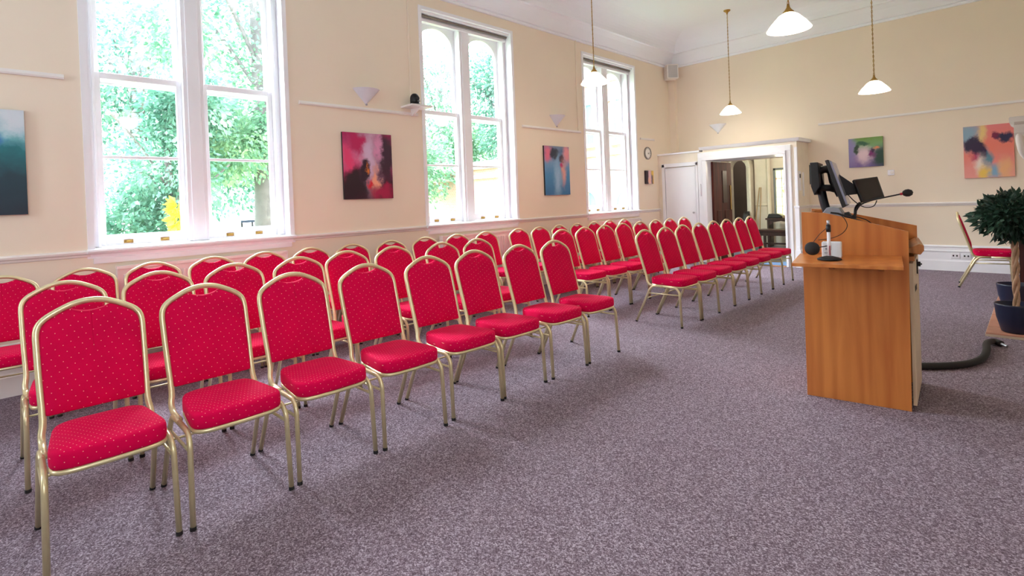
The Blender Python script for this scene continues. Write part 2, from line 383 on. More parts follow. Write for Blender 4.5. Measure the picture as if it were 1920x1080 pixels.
# ------------------------------------------------------------------ windows
def arch_panel(y0, y1, z_spring, z_top, x0, x1, n=18):
    """board over one light with a round-arched hole: returned as MB"""
    m = MB(); c = (y0+y1)/2; r = (y1-y0)/2; out = []; inn = []
    h = z_top-0.055-z_spring
    for k in range(n+1):
        a = PI*k/n; yy = c-r*math.cos(a); inn.append((yy, z_spring+h*math.sin(a)**0.9)); out.append((yy, z_top))
    for k in range(n):
        m.prism([inn[k], inn[k+1], out[k+1], out[k]], 'x', x0, x1)
    return m
def make_window(idx, c):
    y0, y1 = c-WW, c+WW
    root = bpy.data.objects.new('window_%d' % idx, None); COL.objects.link(root); root.location = (0, 0, 0); root['kind'] = 'structure'
    root['label'] = 'tall white paired sash window'
    # lining of the reveal and sill
    lin_ = MB(); lin_.box(-0.34, 0.012, y0-0.035, y0+0.012, WZ0-0.02, WZ1+0.03); lin_.box(-0.34, 0.012, y1-0.012, y1+0.035, WZ0-0.02, WZ1+0.03); lin_.box(-0.34, 0.0125, y0+0.0121, y1-0.0121, WZ1-0.012, WZ1+0.0299)
    lin_.build('window_lining', M_white, root)
    sl = MB(); sl.prism([(-0.34, 1.02), (0.005, 1.0), (0.012, 1.035), (0.05, 1.045), (0.06, 1.06), (0.055, 1.075), (0.0, 1.08), (-0.34, 1.09)], 'y', y0-0.04, y1+0.04)
    sl.prism([(0.0, 0.955), (0.012, 0.955), (0.02, 1.0), (0.0, 1.01)], 'y', y0, y1)
    sl.build('window_sill', M_white, root)
    # box frame: jambs, mullion, head
    f = MB(); jw = 0.075
    f.box(-0.30, -0.13, y0+0.0125, y0+jw, 1.085, 3.885); f.box(-0.30, -0.13, y1-jw, y1-0.0125, 1.085, 3.885)
    f.box(-0.1295, -0.115, y0+jw-0.022, y0+jw-0.001, 1.085, 3.774); f.box(-0.1295, -0.115, y1-jw+0.001, y1-jw+0.022, 1.085, 3.774)
    f.box(-0.31, -0.12, c-0.09, c+0.09, 1.085, 3.80); f.box(-0.128, -0.11, c-0.055, c+0.055, 1.085, 3.80)
    f.box(-0.30, -0.131, y0+jw, y1-jw, 3.801, 3.886); f.box(-0.135, -0.10, y0+0.01, y1-0.01, 3.775, 3.82)
    f.build('window_frame', M_white, root, bevel=0.004)
    bx = MB(); bx.box(-0.10, -0.03, y0+0.012, y1-0.012, 3.86, 3.888); bx.build('blind_box', M_white, root)
    dk = MB(); dk.tube([(-0.075, y0+0.02, 3.84), (-0.075, y1-0.02, 3.84)], 0.014, 10); dk.build('blind_roller', mat('grey_brown_roller', (120, 108, 100), 0.6), root)
    for (a, bb) in ((y0+jw, c-0.09), (c+0.09, y1-jw)):
        up = MB(); st = 0.045; xo, xi = -0.275, -0.235
        up.box(xo, xi, a, a+st, 2.53, 3.80); up.box(xo, xi, bb-st, bb, 2.53, 3.80); up.box(xo, xi, a+st, bb-st, 2.53, 2.58)
        ap = arch_panel(a+st, bb-st, 3.50, 3.82, xo, xi); i = len(up.v); up.v += ap.v; up.f += [tuple(q+i for q in f_) for f_ in ap.f]
        uo = up.build('upper_sash', M_white, root)
        MB().box(-0.258, -0.254, a+st, bb-st, 2.58, 3.80).build('upper_pane', M_glass, uo)
        lo = MB(); xo2, xi2 = -0.225, -0.18
        lo.box(xo2, xi2, a, a+st, 1.09, 2.62); lo.box(xo2, xi2, bb-st, bb, 1.09, 2.62)
        lo.box(xo2, xi2, a+st, bb-st, 1.09, 1.185); lo.box(xo2, xi2, a+st, bb-st, 2.565, 2.62); lo.box(xo2+0.005, xi2-0.012, a+st, bb-st, 1.862, 1.888)
        o = lo.build('lower_sash', M_white, root, bevel=0.004)
        MB().box(-0.206, -0.202, a+st, bb-st, 1.185, 2.565).build('lower_pane', M_glass, o)
        for t in (0.3, 0.72):
            yy = a+(bb-a)*t
            h = MB(); h.tube([(xi2, yy-0.028, 1.118), (xi2+0.022, yy-0.016, 1.125), (xi2+0.026, yy, 1.127), (xi2+0.022, yy+0.016, 1.125), (xi2, yy+0.028, 1.118)], 0.008, 8)
            h.box(xi2-0.002, xi2+0.004, yy-0.035, yy+0.035, 1.105, 1.135)
            h.build('sash_lift', M_brass, o)
        k = MB(); k.tube([(-0.2, (a+bb)/2, 2.62), (-0.2, (a+bb)/2, 2.655)], 0.006, 8); k.lathe([(0.0, 0), (0.012, 0.003), (0.012, 0.010), (0.0, 0.014)], (-0.2, (a+bb)/2, 2.65), 10); k.build('sash_catch', M_steel, o)
    return root
for i, c in enumerate(WIN): make_window(i+1, c)
# unseen windows, added behind and beside the camera as fill light: glazed openings
def fill_window(idx, axis, t, a0, a1, z0, z1):
    root = bpy.data.objects.new('window_%d' % idx, None); COL.objects.link(root); root['kind'] = 'structure'
    f = MB(); g = MB(); mid = (a0+a1)/2
    def bx(m, t0, t1, p0, p1, q0, q1):
        if axis == 'x': m.box(t0, t1, p0, p1, q0, q1)
        else: m.box(p0, p1, t0, t1, q0, q1)
    for p0, p1, q0, q1 in ((a0, a0+0.07, z0, z1), (a1-0.07, a1, z0, z1), (mid-0.06, mid+0.06, z0, z1), (a0, a1, z0, z0+0.08), (a0, a1, z1-0.08, z1), (a0, a1, 2.2, 2.26)):
        bx(f, t-0.03, t+0.03, p0, p1, q0, q1)
    bx(g, t-0.002, t+0.002, a0, a1, z0, z1)
    f.build('window_frame', M_white, root); g.build('window_pane', M_glass, root)
for i, (a0, a1, z0, z1) in enumerate(FILL_RW): fill_window(4+i, 'x', XR+0.2, a0, a1, z0, z1)
for i, (a0, a1, z0, z1) in enumerate(FILL_NW): fill_window(6+i, 'y', YN-0.2, a0, a1, z0, z1)
# light portals: guide sampling of the sky through the openings, give off nothing themselves
def portal(loc, sx_, sy_, to):
    o = lamp('window_portal', 'AREA', loc, 1.0, (1, 1, 1), shape='RECTANGLE', size=sx_, size_y=sy_)
    o.rotation_euler = Vector(to).to_track_quat('-Z', 'Z' if abs(to[2]) < 0.5 else 'Y').to_euler(); o.data.cycles.is_portal = True
for c in WIN: portal((-0.36, c, 2.49), 1.68, 2.83, (1, 0, 0))
for (a0, a1, z0, z1) in FILL_RW: portal((XR+0.36, (a0+a1)/2, (z0+z1)/2), a1-a0, z1-z0, (-1, 0, 0))
for (a0, a1, z0, z1) in FILL_NW: portal(((a0+a1)/2, YN-0.36, (z0+z1)/2), a1-a0, z1-z0, (0, 1, 0))

# ------------------------------------------------------------------ lobby box in the far corner with closet and doorway
PY = 10.10; PT = 2.20
m = MB()
m.box(0.0, 0.13, PY, L, 0, 1.95); m.box(0.13, 0.84, PY+0.03, PY+0.06, 0, 1.95)
m.box(0.84, 0.955, PY, L, 0, 1.95); m.box(2.455, 2.62, PY, L, 0, 2.06); m.box(0.0, 0.955, PY, L, 1.95, PT-0.03); m.box(0.955, 2.62, PY, L, 2.06, PT)
struct(m.build('wall_lobby', M_lobby), 'boxed-out lobby in the corner with door opening')
m = MB(); m.box(0, 0.90, PY-0.03, L-0.002, PT-0.028, PT+0.004); m.prism([(PY-0.05, PT+0.06), (PY-0.03, PT+0.025), (PY-0.012, PT+0.002), (L-0.002, PT+0.002), (L-0.002, PT+0.06)], 'x', 0.90, 2.67)
struct(m.build('trim_13', M_white), 'white moulded top of the lobby')
m = MB()
m.box(0.86, 0.944, PY-0.022, PY-0.001, 0, 2.05); m.box(0.945, 1.03, PY-0.04, PY+0.655, 0, 1.99)
m.box(2.41, 2.45, PY-0.04, PY+0.655, 0, 1.99); m.box(2.451, 2.53, PY-0.022, PY-0.001, 0, 2.05)
m.box(0.945, 2.45, PY-0.04, PY+0.655, 1.992, 2.05); m.box(0.86, 2.53, PY-0.0225, PY+0.02, 2.0505, 2.15)
struct(m.build('trim_14', M_white, bevel=0.006), 'white door lining and architrave')
m = MB(); m.box(2.565, 2.635, PY-0.015, PY+0.05, 0.32, 1.05); m.box(2.555, 2.645, PY-0.03, PY+0.06, 0.0, 0.30); m.prism([(2.56, 0.30), (2.64, 0.30), (2.62, 0.36), (2.58, 0.36)], 'y', PY-0.025, PY+0.05)
m.box(2.555, 2.645, PY-0.03, PY+0.06, 1.04, 1.075); m.box(2.58, 2.625, PY-0.012, PY+0.03, 1.07, 2.10)
struct(m.build('trim_15', M_white, bevel=0.004), 'white corner post of the lobby')
struct(MB().prism([(2.62+x, z) for x, z in dado], 'y', PY, L).build('trim_16', M_whitewall), 'dado rail on the lobby side')
struct(MB().prism([(2.62+x, z) for x, z in sk], 'y', PY, L).build('baseboard_lobby', M_white), 'skirting on the lobby side')
# closet door
dr = bpy.data.objects.new('door_1', None); COL.objects.link(dr); dr['kind'] = 'structure'; dr['label'] = 'white flush closet door'
MB().box(0.16, 0.80, PY-0.012, PY+0.02, 0.02, 1.90).build('door_leaf', M_white, dr, bevel=0.003)
m = MB(); m.box(0.09, 0.15, PY-0.03, PY+0.02, 0, 1.98); m.box(0.81, 0.855, PY-0.03, PY+0.02, 0, 1.98); m.box(0.09, 0.855, PY-0.03, PY+0.02, 1.915, 1.99); m.build('door_frame', M_white, dr, bevel=0.006)
m = MB(); m.lathe([(0, -0.045), (0.018, -0.045), (0.02, -0.035), (0.010, -0.02), (0.010, 0)], (0.755, PY-0.012, 0.98), 12, 'Y'); m.build('door_knob', M_steel, dr)
h = MB().box(0.895, 0.915, PY-0.06, PY-0.03, 1.3, 1.54); tag(h.build('intercom_handset', M_white, bevel=0.004), 'slim white intercom handset on the post beside the closet door', 'intercom').location.y = 0.007

# open dark wooden leaf of the doorway
M_mahog = wood_mat('dark_mahogany', (54, 16, 10), (96, 36, 22), 0.8)
dr = bpy.data.objects.new('door_2', None); COL.objects.link(dr); dr['kind'] = 'structure'; dr['label'] = 'dark wooden door standing open'
m = MB(); m.box(1.033, 1.075, 10.28, 11.15, 0.02, 1.97); m.box(1.075, 1.083, 10.42, 10.62, 0.25, 1.0); m.box(1.075, 1.083, 10.78, 10.98, 0.25, 1.0)
m.build('door_leaf', M_mahog, dr, bevel=0.004)
MB().box(1.075, 1.084, 10.70, 10.90, 1.15, 1.80).build('door_panel', mat('dark_glass_panel', (50, 14, 12), 0.6), dr)
MB().box(1.075, 1.086, 11.06, 11.10, 1.0, 1.5).build('push_plate', M_brass, dr)

# ------------------------------------------------------------------ hall beyond the doorway
M_hall = mat('hall_cream_paint', (212, 204, 190), 0.7)
M_hallgrey = mat('hall_grey_paint', (128, 116, 108), 0.8)
struct(MB().box(-1.2, 3.8, L, 16.2, -0.1, -0.005).build('floor_hall', mat('hall_blue_grey_lino', (92, 100, 116), 0.3)), 'blue-grey hall floor')
struct(MB().box(-1.2, 3.8, L+0.3, 16.2, 3.0, 3.1).build('ceiling_hall', M_ceil))
struct(MB().box(-1.3, -1.2, L+0.3, 16.2, 0, 3.0).build('wall_hall_left', M_hall)); struct(MB().box(3.8, 3.9, L+0.3, 16.2, 0, 3.0).build('wall_hall_right', M_hall))
m = MB(); ax0, ax1, az = -0.12, 0.33, 1.96
m.box(-1.2, ax0-0.02, 14.0, 14.3, 0, 3.0); m.box(ax1+0.19, 1.0, 14.0, 14.3, 0, 3.0); m.box(1.6, 3.8, 14.0, 14.3, 0, 3.0); m.box(1.0, 1.6, 14.0, 14.3, 0, 0.72); m.box(1.0, 1.6, 14.0, 14.3, 1.88, 3.0)
m.box(ax0-0.02, ax1+0.19, 14.0, 14.3, 2.24, 3.0)
struct(m.build('wall_hall_back', M_hall), 'cream hall wall with arched passage')
m = MB()                         # stepped arch mouldings
def arch_ring(m, x0, x1, zs, w, ya, yb, n=14):
    c = (x0+x1)/2; r = (x1-x0)/2
    m.box(x0-w, x0, ya, yb, 0, zs); m.box(x1, x1+w, ya, yb, 0, zs)
    for k in range(n):
        a0 = PI*k/n; a1 = PI*(k+1)/n
        m.prism([(c-r*math.cos(a0), zs+r*math.sin(a0)*1.05), (c-r*math.cos(a1), zs+r*math.sin(a1)*1.05), (c-(r+w)*math.cos(a1), zs+(r+w)*math.sin(a1)*1.05), (c-(r+w)*math.cos(a0), zs+(r+w)*math.sin(a0)*1.05)], 'y', ya, yb)
arch_ring(m, ax0, ax1, az, 0.05, 13.96, 14.3); arch_ring(m, ax0-0.05, ax1+0.05, az, 0.05, 13.90, 14.3); arch_ring(m, ax0-0.10, ax1+0.10, az, 0.05, 13.84, 14.3)
struct(m.build('trim_17', M_hall, bevel=0.008), 'stepped cream arch mouldings')
struct(MB().box(-0.8, 1.0, 15.4, 15.5, 0, 3.0).build('wall_passage', M_hallgrey), 'grey wall inside the arched passage')
struct(MB().box(-0.84, -0.8, 14.3, 15.5, 0, 3.0).build('wall_passage_left', M_hallgrey)); struct(MB().box(1.0, 1.04, 14.3, 15.5, 0, 3.0).build('wall_passage_right', M_hallgrey))
m = MB(); m.lathe([(0.05, 0), (0.06, 0.04), (0.045, 0.08), (0.045, 2.9), (0.06, 2.95)], (0.88, 13.93, 0), 16); struct(m.build('trim_18', M_hall, smooth=True), 'slim cream column')
struct(MB().prism([(13.98, 0.98), (13.97, 1.0), (13.98, 1.04), (14.0, 1.04), (14.0, 0.98)], 'x', 0.53, 0.84).build('trim_19', M_hall))
w3 = bpy.data.objects.new('window_8', None); COL.objects.link(w3); w3['kind'] = 'structure'; w3['label'] = 'leaded hall window'
m = MB(); m.box(0.97, 1.02, 13.97, 14.05, 0.72, 1.90); m.box(1.58, 1.63, 13.97, 14.05, 0.72, 1.90); m.box(0.97, 1.63, 13.97, 14.05, 1.86, 1.91); m.box(0.97, 1.63, 13.97, 14.05, 0.68, 0.74)
m.build('window_frame', mat('grey_blue_frame', (110, 116, 120), 0.5), w3)
x = Mat('leaded_stained_glass'); t = x.new('ShaderNodeTexCoord'); vo = x.new('ShaderNodeTexVoronoi'); vo.inputs['Scale'].default_value = 7; x.link(t.outputs['Object'], vo.inputs['Vector'])
r = x.new('ShaderNodeValToRGB'); e = r.color_ramp.elements; e[0].color = (*lin((255, 244, 205)), 1); e[1].color = (*lin((240, 236, 200)), 1); e[1].position = 0.5
for pos, cc in ((0.62, (190, 205, 150)), (0.74, (245, 235, 205)), (0.86, (216, 120, 70)), (0.93, (236, 226, 196))): k = e.new(pos); k.color = (*lin(cc), 1)
r.color_ramp.interpolation = 'CONSTANT'
sx2 = x.new('ShaderNodeSeparateColor'); x.link(vo.outputs['Color'], sx2.inputs[0]); x.link(sx2.outputs[0], r.inputs[0])
tr = x.new('ShaderNodeBsdfTransparent'); x.link(r.outputs[0], tr.inputs[0]); tl = x.new('ShaderNodeBsdfTranslucent'); x.link(r.outputs[0], tl.inputs[0])
ms = x.new('ShaderNodeMixShader'); ms.inputs[0].default_value = 0.5; x.link(tr.outputs[0], ms.inputs[1]); x.link(tl.outputs[0], ms.inputs[2]); x.link(ms.outputs[0], x.n['Material Output'].inputs['Surface'])
MB().box(1.0, 1.6, 14.01, 14.02, 0.74, 1.88).build('leaded_pane', x.m, w3)
m = MB()
for q in range(1, 5): m.box(1.0, 1.6, 14.0, 14.008, 0.74+q*0.228-0.004, 0.74+q*0.228+0.004)
for q in range(1, 4): m.box(1.0+q*0.15-0.004, 1.0+q*0.15+0.004, 14.0, 14.008, 0.74, 1.88)
m.build('lead_bars', M_black, w3)
portal((1.3, 14.4, 1.3), 0.6, 1.16, (0, -1, 0))
g = MB(); g.lathe([(0.0, -0.09), (0.05, -0.078), (0.08, -0.045), (0.09, 0), (0.08, 0.045), (0.05, 0.078), (0.03, 0.09), (0.0, 0.09)], (1.62, 12.4, 2.16), 20)
gl = thing('globe_pendant', 'round white glowing globe light hanging in the hall beyond the doorway', 'lamp', (0, 0, 0))
g.build('globe', mat('hall_globe_glass', (255, 250, 240), 0.3, emit=(255, 244, 225), estr=4.0), gl, smooth=True)
MB().tube([(1.62, 12.4, 2.25), (1.62, 12.4, 3.0)], 0.006, 8).build('stem', M_brass, gl)
lamp('passage_fill_light', 'POINT', (0.3, 14.9, 2.7), 5, (1.0, 0.9, 0.75), shadow_soft_size=0.1)  # added source that brightens the passage; no lamp known here
lamp('hall_bulb', 'POINT', (1.62, 12.4, 1.98), 26, (1.0, 0.86, 0.66), shadow_soft_size=0.09)
M_dark = wood_mat('dark_bench_wood', (38, 20, 18), (66, 34, 28), 0.4)
t = thing('bench', 'dark wooden bench in the hall under the leaded window', 'bench', (0, 0, 0))
MB().box(0.98, 1.95, 12.75, 13.15, 0.42, 0.47).build('seat', M_dark, t, bevel=0.005); MB().box(1.0, 1.93, 12.77, 12.79, 0.33, 0.42).build('apron', M_dark, t)
for xx in (1.0, 1.88):
    for yy in (12.77, 13.08): MB().box(xx, xx+0.05, yy, yy+0.05, 0, 0.42).build('leg', M_dark, t)
MB().box(1.05, 1.88, 12.92, 12.96, 0.12, 0.16).build('stretcher', M_dark, t)
t = thing('hall_table', 'small dark carved table behind the bench in the hall', 'table', (0, 0, 0))
MB().box(0.93, 1.6, 13.45, 13.8, 0.66, 0.70).build('tabletop', M_dark, t)
m = MB(); m.box(0.96, 1.0, 13.47, 13.78, 0, 0.66); m.build('leg', M_dark, t); MB().box(1.53, 1.57, 13.47, 13.78, 0, 0.66).build('leg', M_dark, t)
MB().prism([(1.0, 0.66), (1.0, 0.52), (1.1, 0.60), (1.27, 0.63), (1.43, 0.60), (1.53, 0.52), (1.53, 0.66)], 'y', 13.48, 13.50).build('arched_apron', M_dark, t)
m = MB(); m.prism([(0.95, 0.70), (1.3, 0.70), (1.28, 0.76), (1.2, 0.80), (0.99, 0.80)], 'y', 13.5, 13.72); tag(m.build('hat_box', M_black, bevel=0.01), 'black box lying on the small dark table in the hall', 'box')
for k, (xa, xb, lab) in enumerate(((0.56, 0.64, 'left one of two thin wooden poles leaning in the hall'), (0.72, 0.70, 'right one of two thin wooden poles leaning in the hall'))):
    p = MB().tube([(xa, 13.62, 0.0), (xb, 13.97 if xb < .68 else 13.90, 1.45)], 0.012, 8); tag(p.build('wooden_pole', mat('pole_wood', (150, 120, 80), 0.5)), lab, 'pole', 'poles leaning on the hall wall')
m = MB(); m.rings([[(0.56+0.09*math.cos(a), 13.72+0.10*math.sin(a), z) if z < 0.8 else (0.56+0.06*math.cos(a), 13.78+0.05*math.sin(a), z) for a in [2*PI*j/14 for j in range(14)]] for z in (0.0, 0.1, 0.5, 0.75, 0.86)])
o = tag(m.build('black_bag', M_black, smooth=True), 'tall black bag standing against the hall wall behind the poles', 'bag'); o.location.x = -0.17
tag(MB().box(1.10, 2.38, 10.22, 10.72, 0.0, 0.012).build('door_mat', mat('light_blue_mat', (110, 150, 200), 0.8)), 'light blue mat on the floor in the doorway', 'mat')
struct(MB().box(1.03, 2.41, 10.06, 10.16, 0.0, 0.01).build('trim_20', M_lectdark), 'wooden threshold strip')

# switches on the lobby side, thermostat, sockets
t = thing('light_switch', 'white switch plate with dark display on the lobby side wall', 'switch', (2.62, 10.20, 1.56))
MB().box(0, 0.012, -0.055, 0.055, -0.22, 0.12).build('plate', M_white, t, bevel=0.003); MB().box(0.012, 0.016, -0.03, 0.03, 0.0, 0.07).build('display', M_black, t)
tag(MB().box(2.62, 2.634, 10.36, 10.42, 1.24, 1.66).build('cable_trunking', M_white, bevel=0.003), 'narrow white cable cover beside the switch plate on lobby side', 'trunking')
t = thing('thermostat', 'small white thermostat on the end wall below the green painting', 'thermostat', (3.83, L, 1.58))
MB().box(-0.045, 0.045, -0.03, 0, -0.045, 0.045).build('housing', M_white, t, bevel=0.008); MB().lathe([(0, -0.045), (0.024, -0.043), (0.026, -0.03)], (0.012, 0, 0.0), 16, 'Y').build('dial', M_whitewall, t, smooth=False)
for k, (xx, lab) in enumerate(((4.60, 'left one of two white sockets on the end wall skirting'), (4.73, 'right one of two white sockets on the end wall skirting'))):
    t = thing('wall_socket', lab, 'socket', (xx, L-0.026, 0.24), 0, 'sockets on the skirting')
    MB().box(-0.05, 0.05, -0.01, 0, -0.04, 0.04).build('plate', M_white, t, bevel=0.003)
    m = MB(); m.box(-0.03, -0.012, -0.013, -0.01, -0.012, 0.012); m.box(0.012, 0.03, -0.013, -0.01, -0.012, 0.012); m.build('pin_holes', M_black, t)

# ------------------------------------------------------------------ radiators
def radiator(y0, y1, label):
    t = thing('radiator', label, 'radiator', (0, y0, 0), 0, 'panel radiators under the windows'); w = y1-y0
    m = MB(); m.box(0.045, 0.095, 0.0, w, 0.16, 0.90)
    n = int(w/0.05)
    for k in range(n):
        yy = 0.03+(w-0.06)*(k+0.5)/n
        m.prism([(0.095, yy-0.015), (0.108, yy-0.009), (0.108, yy+0.009), (0.095, yy+0.015)], 'z', 0.21, 0.85)
    m.build('panel', M_rad, t, bevel=0.003)
    g = MB(); g.box(0.04, 0.112, -0.006, w+0.006, 0.90, 0.925); g.build('top_grille', M_rad, t)
    for yy in (-0.004, w-0.002): MB().box(0.04, 0.112, yy, yy+0.006, 0.16, 0.90).build('side_cover', M_rad, t)
    v = MB(); v.lathe([(0, 0), (0.018, 0.004), (0.018, 0.05), (0.0, 0.055)], (0.07, -0.04, 0.14), 12); v.tube([(0.07, -0.04, 0.0), (0.07, -0.04, 0.15)], 0.008, 8); v.tube([(0.07, -0.04, 0.165), (0.07, 0.01, 0.18)], 0.008, 8)
    v.build('valve', M_white, t)
radiator(0.76, 2.20, 'white panel radiator under the nearest large sash window')
radiator(4.24, 5.68, 'white panel radiator under the middle sash window')
radiator(7.72, 9.16, 'white panel radiator under the farthest sash window')

# ------------------------------------------------------------------ banquet chairs
def make_chair():
    t = thing('banquet_chair', 'x', 'chair')
    def xb(z): return -0.118-(z-0.444)*0.285 if z < 0.90 else -0.248-(z-0.90)*0.12
    half = [(0.187, 0.50), (0.191, 0.66), (0.193, 0.79), (0.193, 0.845), (0.185, 0.880), (0.163, 0.906), (0.125, 0.930), (0.075, 0.954), (0.036, 0.965), (0.0, 0.968)]
    top = [Vector((xb(z), y, z)) for y, z in half]+[Vector((xb(z), -y, z)) for y, z in half[:-1][::-1]]
    low = [Vector((0.03, 0.194, 0.402)), Vector((-0.06, 0.194, 0.403)), Vector((-0.098, 0.194, 0.415)), Vector((-0.118, 0.194, 0.445))]
    pts = curve_pts([p for p in low]+top+[Vector((p.x, -p.y, p.z)) for p in low[::-1]], 3)
    MB().tube(pts, 0.0135, 8, r2=0.0135).build('back_frame', M_gold, t, smooth=True)
    # padded back
    def poly(dip=0.036):
        out = []
        cp = curve_pts([Vector((0, y, z)) for y, z in half], 4)
        for p in cp:
            y, z = p.y, p.z
            out.append((max(0, y-0.009), z-0.009))
        out = [(0.176, 0.515), (0.178, 0.52)]+[q for q in out if q[1] > 0.53]
        res = []
        for y, z in out:
            if abs(y) < 0.072: z -= dip*math.cos(y/0.072*PI/2)**0.8
            res.append((y, z))
        res = [(0.0, 0.512), (0.06, 0.512), (0.12, 0.512), (0.166, 0.512)]+res
        return res+[(-y, z) for y, z in res[::-1] if y > 1e-4]
    P = poly(); P0 = poly(0.0); cy, cz = 0, 0.71; rg = []
    for s_, xo in ((0.0, -0.014), (0.6, -0.015), (0.94, -0.014), (1.0, -0.006), (1.0, 0.006), (0.985, 0.014), (0.95, 0.019), (0.76, 0.0255), (0.45, 0.028), (0.0, 0.029)):
        rg.append([(xb(cz+(z-cz)*s_)+xo, cy+(y-cy)*s_, cz+(z-cz)*s_) for y, z in (P if s_ > 0.93 else P0)])
    MB().rings(rg, False).build('backrest', M_back, t, smooth=True)
    # seat cushion
    n = 44; O = []
    for k in range(n):
        a = 2*PI*k/n; ca, sa = math.cos(a), math.sin(a); e = 0.34
        xx = math.copysign(abs(ca)**e, ca)*0.192; yy = math.copysign(abs(sa)**e, sa)
        O.append((0.078+xx+0.012*(1-yy*yy)*(1 if ca > 0 else 0), yy*(0.180+0.022*(xx/0.192))))
    rg = []
    for s_, z in ((0.0, 0.412), (0.9, 0.412), (0.985, 0.415), (1.0, 0.422), (1.004, 0.445), (1.0, 0.466), (0.992, 0.474), (0.972, 0.480), (0.90, 0.486), (0.6, 0.492), (0.0, 0.494)):
        rg.append([(0.078+(x_-0.078)*s_, y_*s_, z) for x_, y_ in O])
    MB().rings(rg, False).build('seat', M_seat, t, smooth=True)
    rg = [[(0.078+(x_-0.078)*s_, y_*s_, z) for x_, y_ in O] for s_, z in ((0.94, 0.398), (0.99, 0.395), (1.005, 0.403), (0.99, 0.4125), (0.94, 0.4125))]
    MB().rings(rg, True).build('seat_frame', M_gold, t, smooth=True)
    for s in (-1, 1):
        for fr in (1, 0):
            if fr: P_ = [(0.06, s*0.203, 0.402), (0.205, s*0.204, 0.402), (0.246, s*0.207, 0.36), (0.262, s*0.212, 0.012)]
            else: P_ = [(0.06, s*0.203, 0.402), (-0.05, s*0.204, 0.402), (-0.088, s*0.206, 0.362), (-0.252, s*0.212, 0.012)]
            pp = fillet(P_, 0.055, 5)
            lg = MB().tube(pp, 0.0115, 8, r2=0.013).build('leg', M_gold, t, smooth=True)
            e = Vector(P_[-1]); d = (e-Vector(P_[-2])).normalized()
            MB().tube([e-d*0.004, e+Vector((d.x*0.012, 0, -0.012))], 0.0136, 8).build('foot_cap', M_rubber, lg)
        MB().tube([(-0.108, s*0.207, 0.322), (0.250, s*0.208, 0.328)], 0.007, 8).build('stretcher', M_gold, t, smooth=True)
    MB().tube([(-0.135, -0.207, 0.262), (-0.135, 0.207, 0.262)], 0.006, 6).build('rear_bar', M_gold, t, smooth=True)
    return t
ORD = ['first', 'second', 'third', 'fourth', 'fifth', 'sixth', 'seventh', 'eighth', 'ninth', 'tenth', 'eleventh']
proto = make_chair(); used = [False]
def place(x, y, rz, label, group, sz=1.0):
    c = copy_tree(proto) if used[0] else proto
    used[0] = True
    c.location = (x, y, 0); c.rotation_euler = (0, 0, rz); c.scale = (1, 1, sz); c['label'] = label
    if group: c['group'] = group
    return c
def smooth_row(ys, dmin=0.456):
    n = len(ys); xm = (n-1)/2; ym = sum(ys)/n
    k = sum((i-xm)*(y-ym) for i, y in enumerate(ys))/sum((i-xm)**2 for i in range(n))
    out = [0.45*y+0.55*(ym+k*(i-xm)) for i, y in enumerate(ys)]
    for i in range(1, n):
        if out[i]-out[i-1] < dmin: out[i] = out[i-1]+dmin
    return out
def row(ys, xf, rowname, block, group, sz=1.0):
    for i, y in enumerate(ys):
        rz = random.uniform(-0.01, 0.01)
        place(xf(i)+random.uniform(-0.006, 0.006), y, rz, 'gold-framed red banquet chair, %s from the left in %s row of %s block' % (ORD[i], rowname, block), group, sz)
row([0.318, 0.79, 1.262, 1.742, 2.247, 2.705, 3.212, 3.69], lambda i: 2.715-0.004*i+(0.015 if i in (1, 3) else 0), 'front', 'near', 'front row of the near block')
row(smooth_row([0.297, 0.785, 1.253, 1.723, 2.157+0.02, 2.632, 3.13, 3.602]), lambda i: 1.745-(0.10 if i in (4, 5) else 0), 'middle', 'near', 'middle row of the near block')
def at_plane(y, x0, x1):   # same line of sight moved from plane x0 to x1
    return y*(CAM.x-x1)/(CAM.x-x0)
T3 = [0.072, 0.508, 0.905, 1.303, 1.713, 2.137, 2.549, 3.025, 3.498, 4.006, 4.485, 5.019, 5.436, 5.876, 6.277, 6.694, 7.144, 7.581]
y3 = [at_plane(y, 0.7115, 0.34) for y in T3]
y3a = smooth_row(y3[:11]); y3b = smooth_row(y3[11:])
row(y3a, lambda i: 0.60, 'back', 'near', 'back row of the near block', 0.975)
row(y3b, lambda i: 0.61, 'back', 'far', 'back row of the far block', 0.975)
row(smooth_row([at_plane(y, 1.51, 1.42) for y in (4.934, 5.393, 5.845, 6.248, 6.676, 7.05, 7.533, 7.986)]), lambda i: 1.68, 'middle', 'far', 'middle row of the far block')
row(smooth_row([5.19, 5.66, 6.12, 6.56, 7.01, 7.45, 7.92, 8.42]), lambda i: 2.735-0.008*i, 'front', 'far', 'front row of the far block')
place(5.01, 9.30, 0.06, 'gold-framed red banquet chair standing alone near the end wall behind the lectern', None)

# ------------------------------------------------------------------ lectern
LC = Vector((4.428, 3.835, 0)); LA = math.atan2(0.162, 0.987)
t = thing('lectern', 'tall oak lectern with sloping top, side flap and beige doors', 'lectern', LC, LA)
def side_poly(w): return [(0, 0), (w-0.01, 0), (w, 1.078), (0.13, 1.196), (0.0, 1.204)]
MB().prism(side_poly(0.55), 'y', 0.0, 0.022).build('side_panel', M_lect, t, bevel=0.0015)
MB().prism(side_poly(0.612), 'y', 0.60, 0.622).build('side_panel', M_lect, t, bevel=0.0015)
MB().box(0.0, 0.02, 0.022, 0.60, 0, 1.19).build('front_panel', M_lect, t)
m = MB(); m.prism([(0.02, 1.165), (0.13, 1.158), (0.545, 1.045), (0.545, 1.022), (0.13, 1.136), (0.02, 1.143)], 'y', 0.022, 0.60); m.build('sloping_top', M_lectdark, t)
MB().box(0.05, 0.575, 0.022, 0.60, 0.90, 0.925).build('shelf', M_lectdark, t)
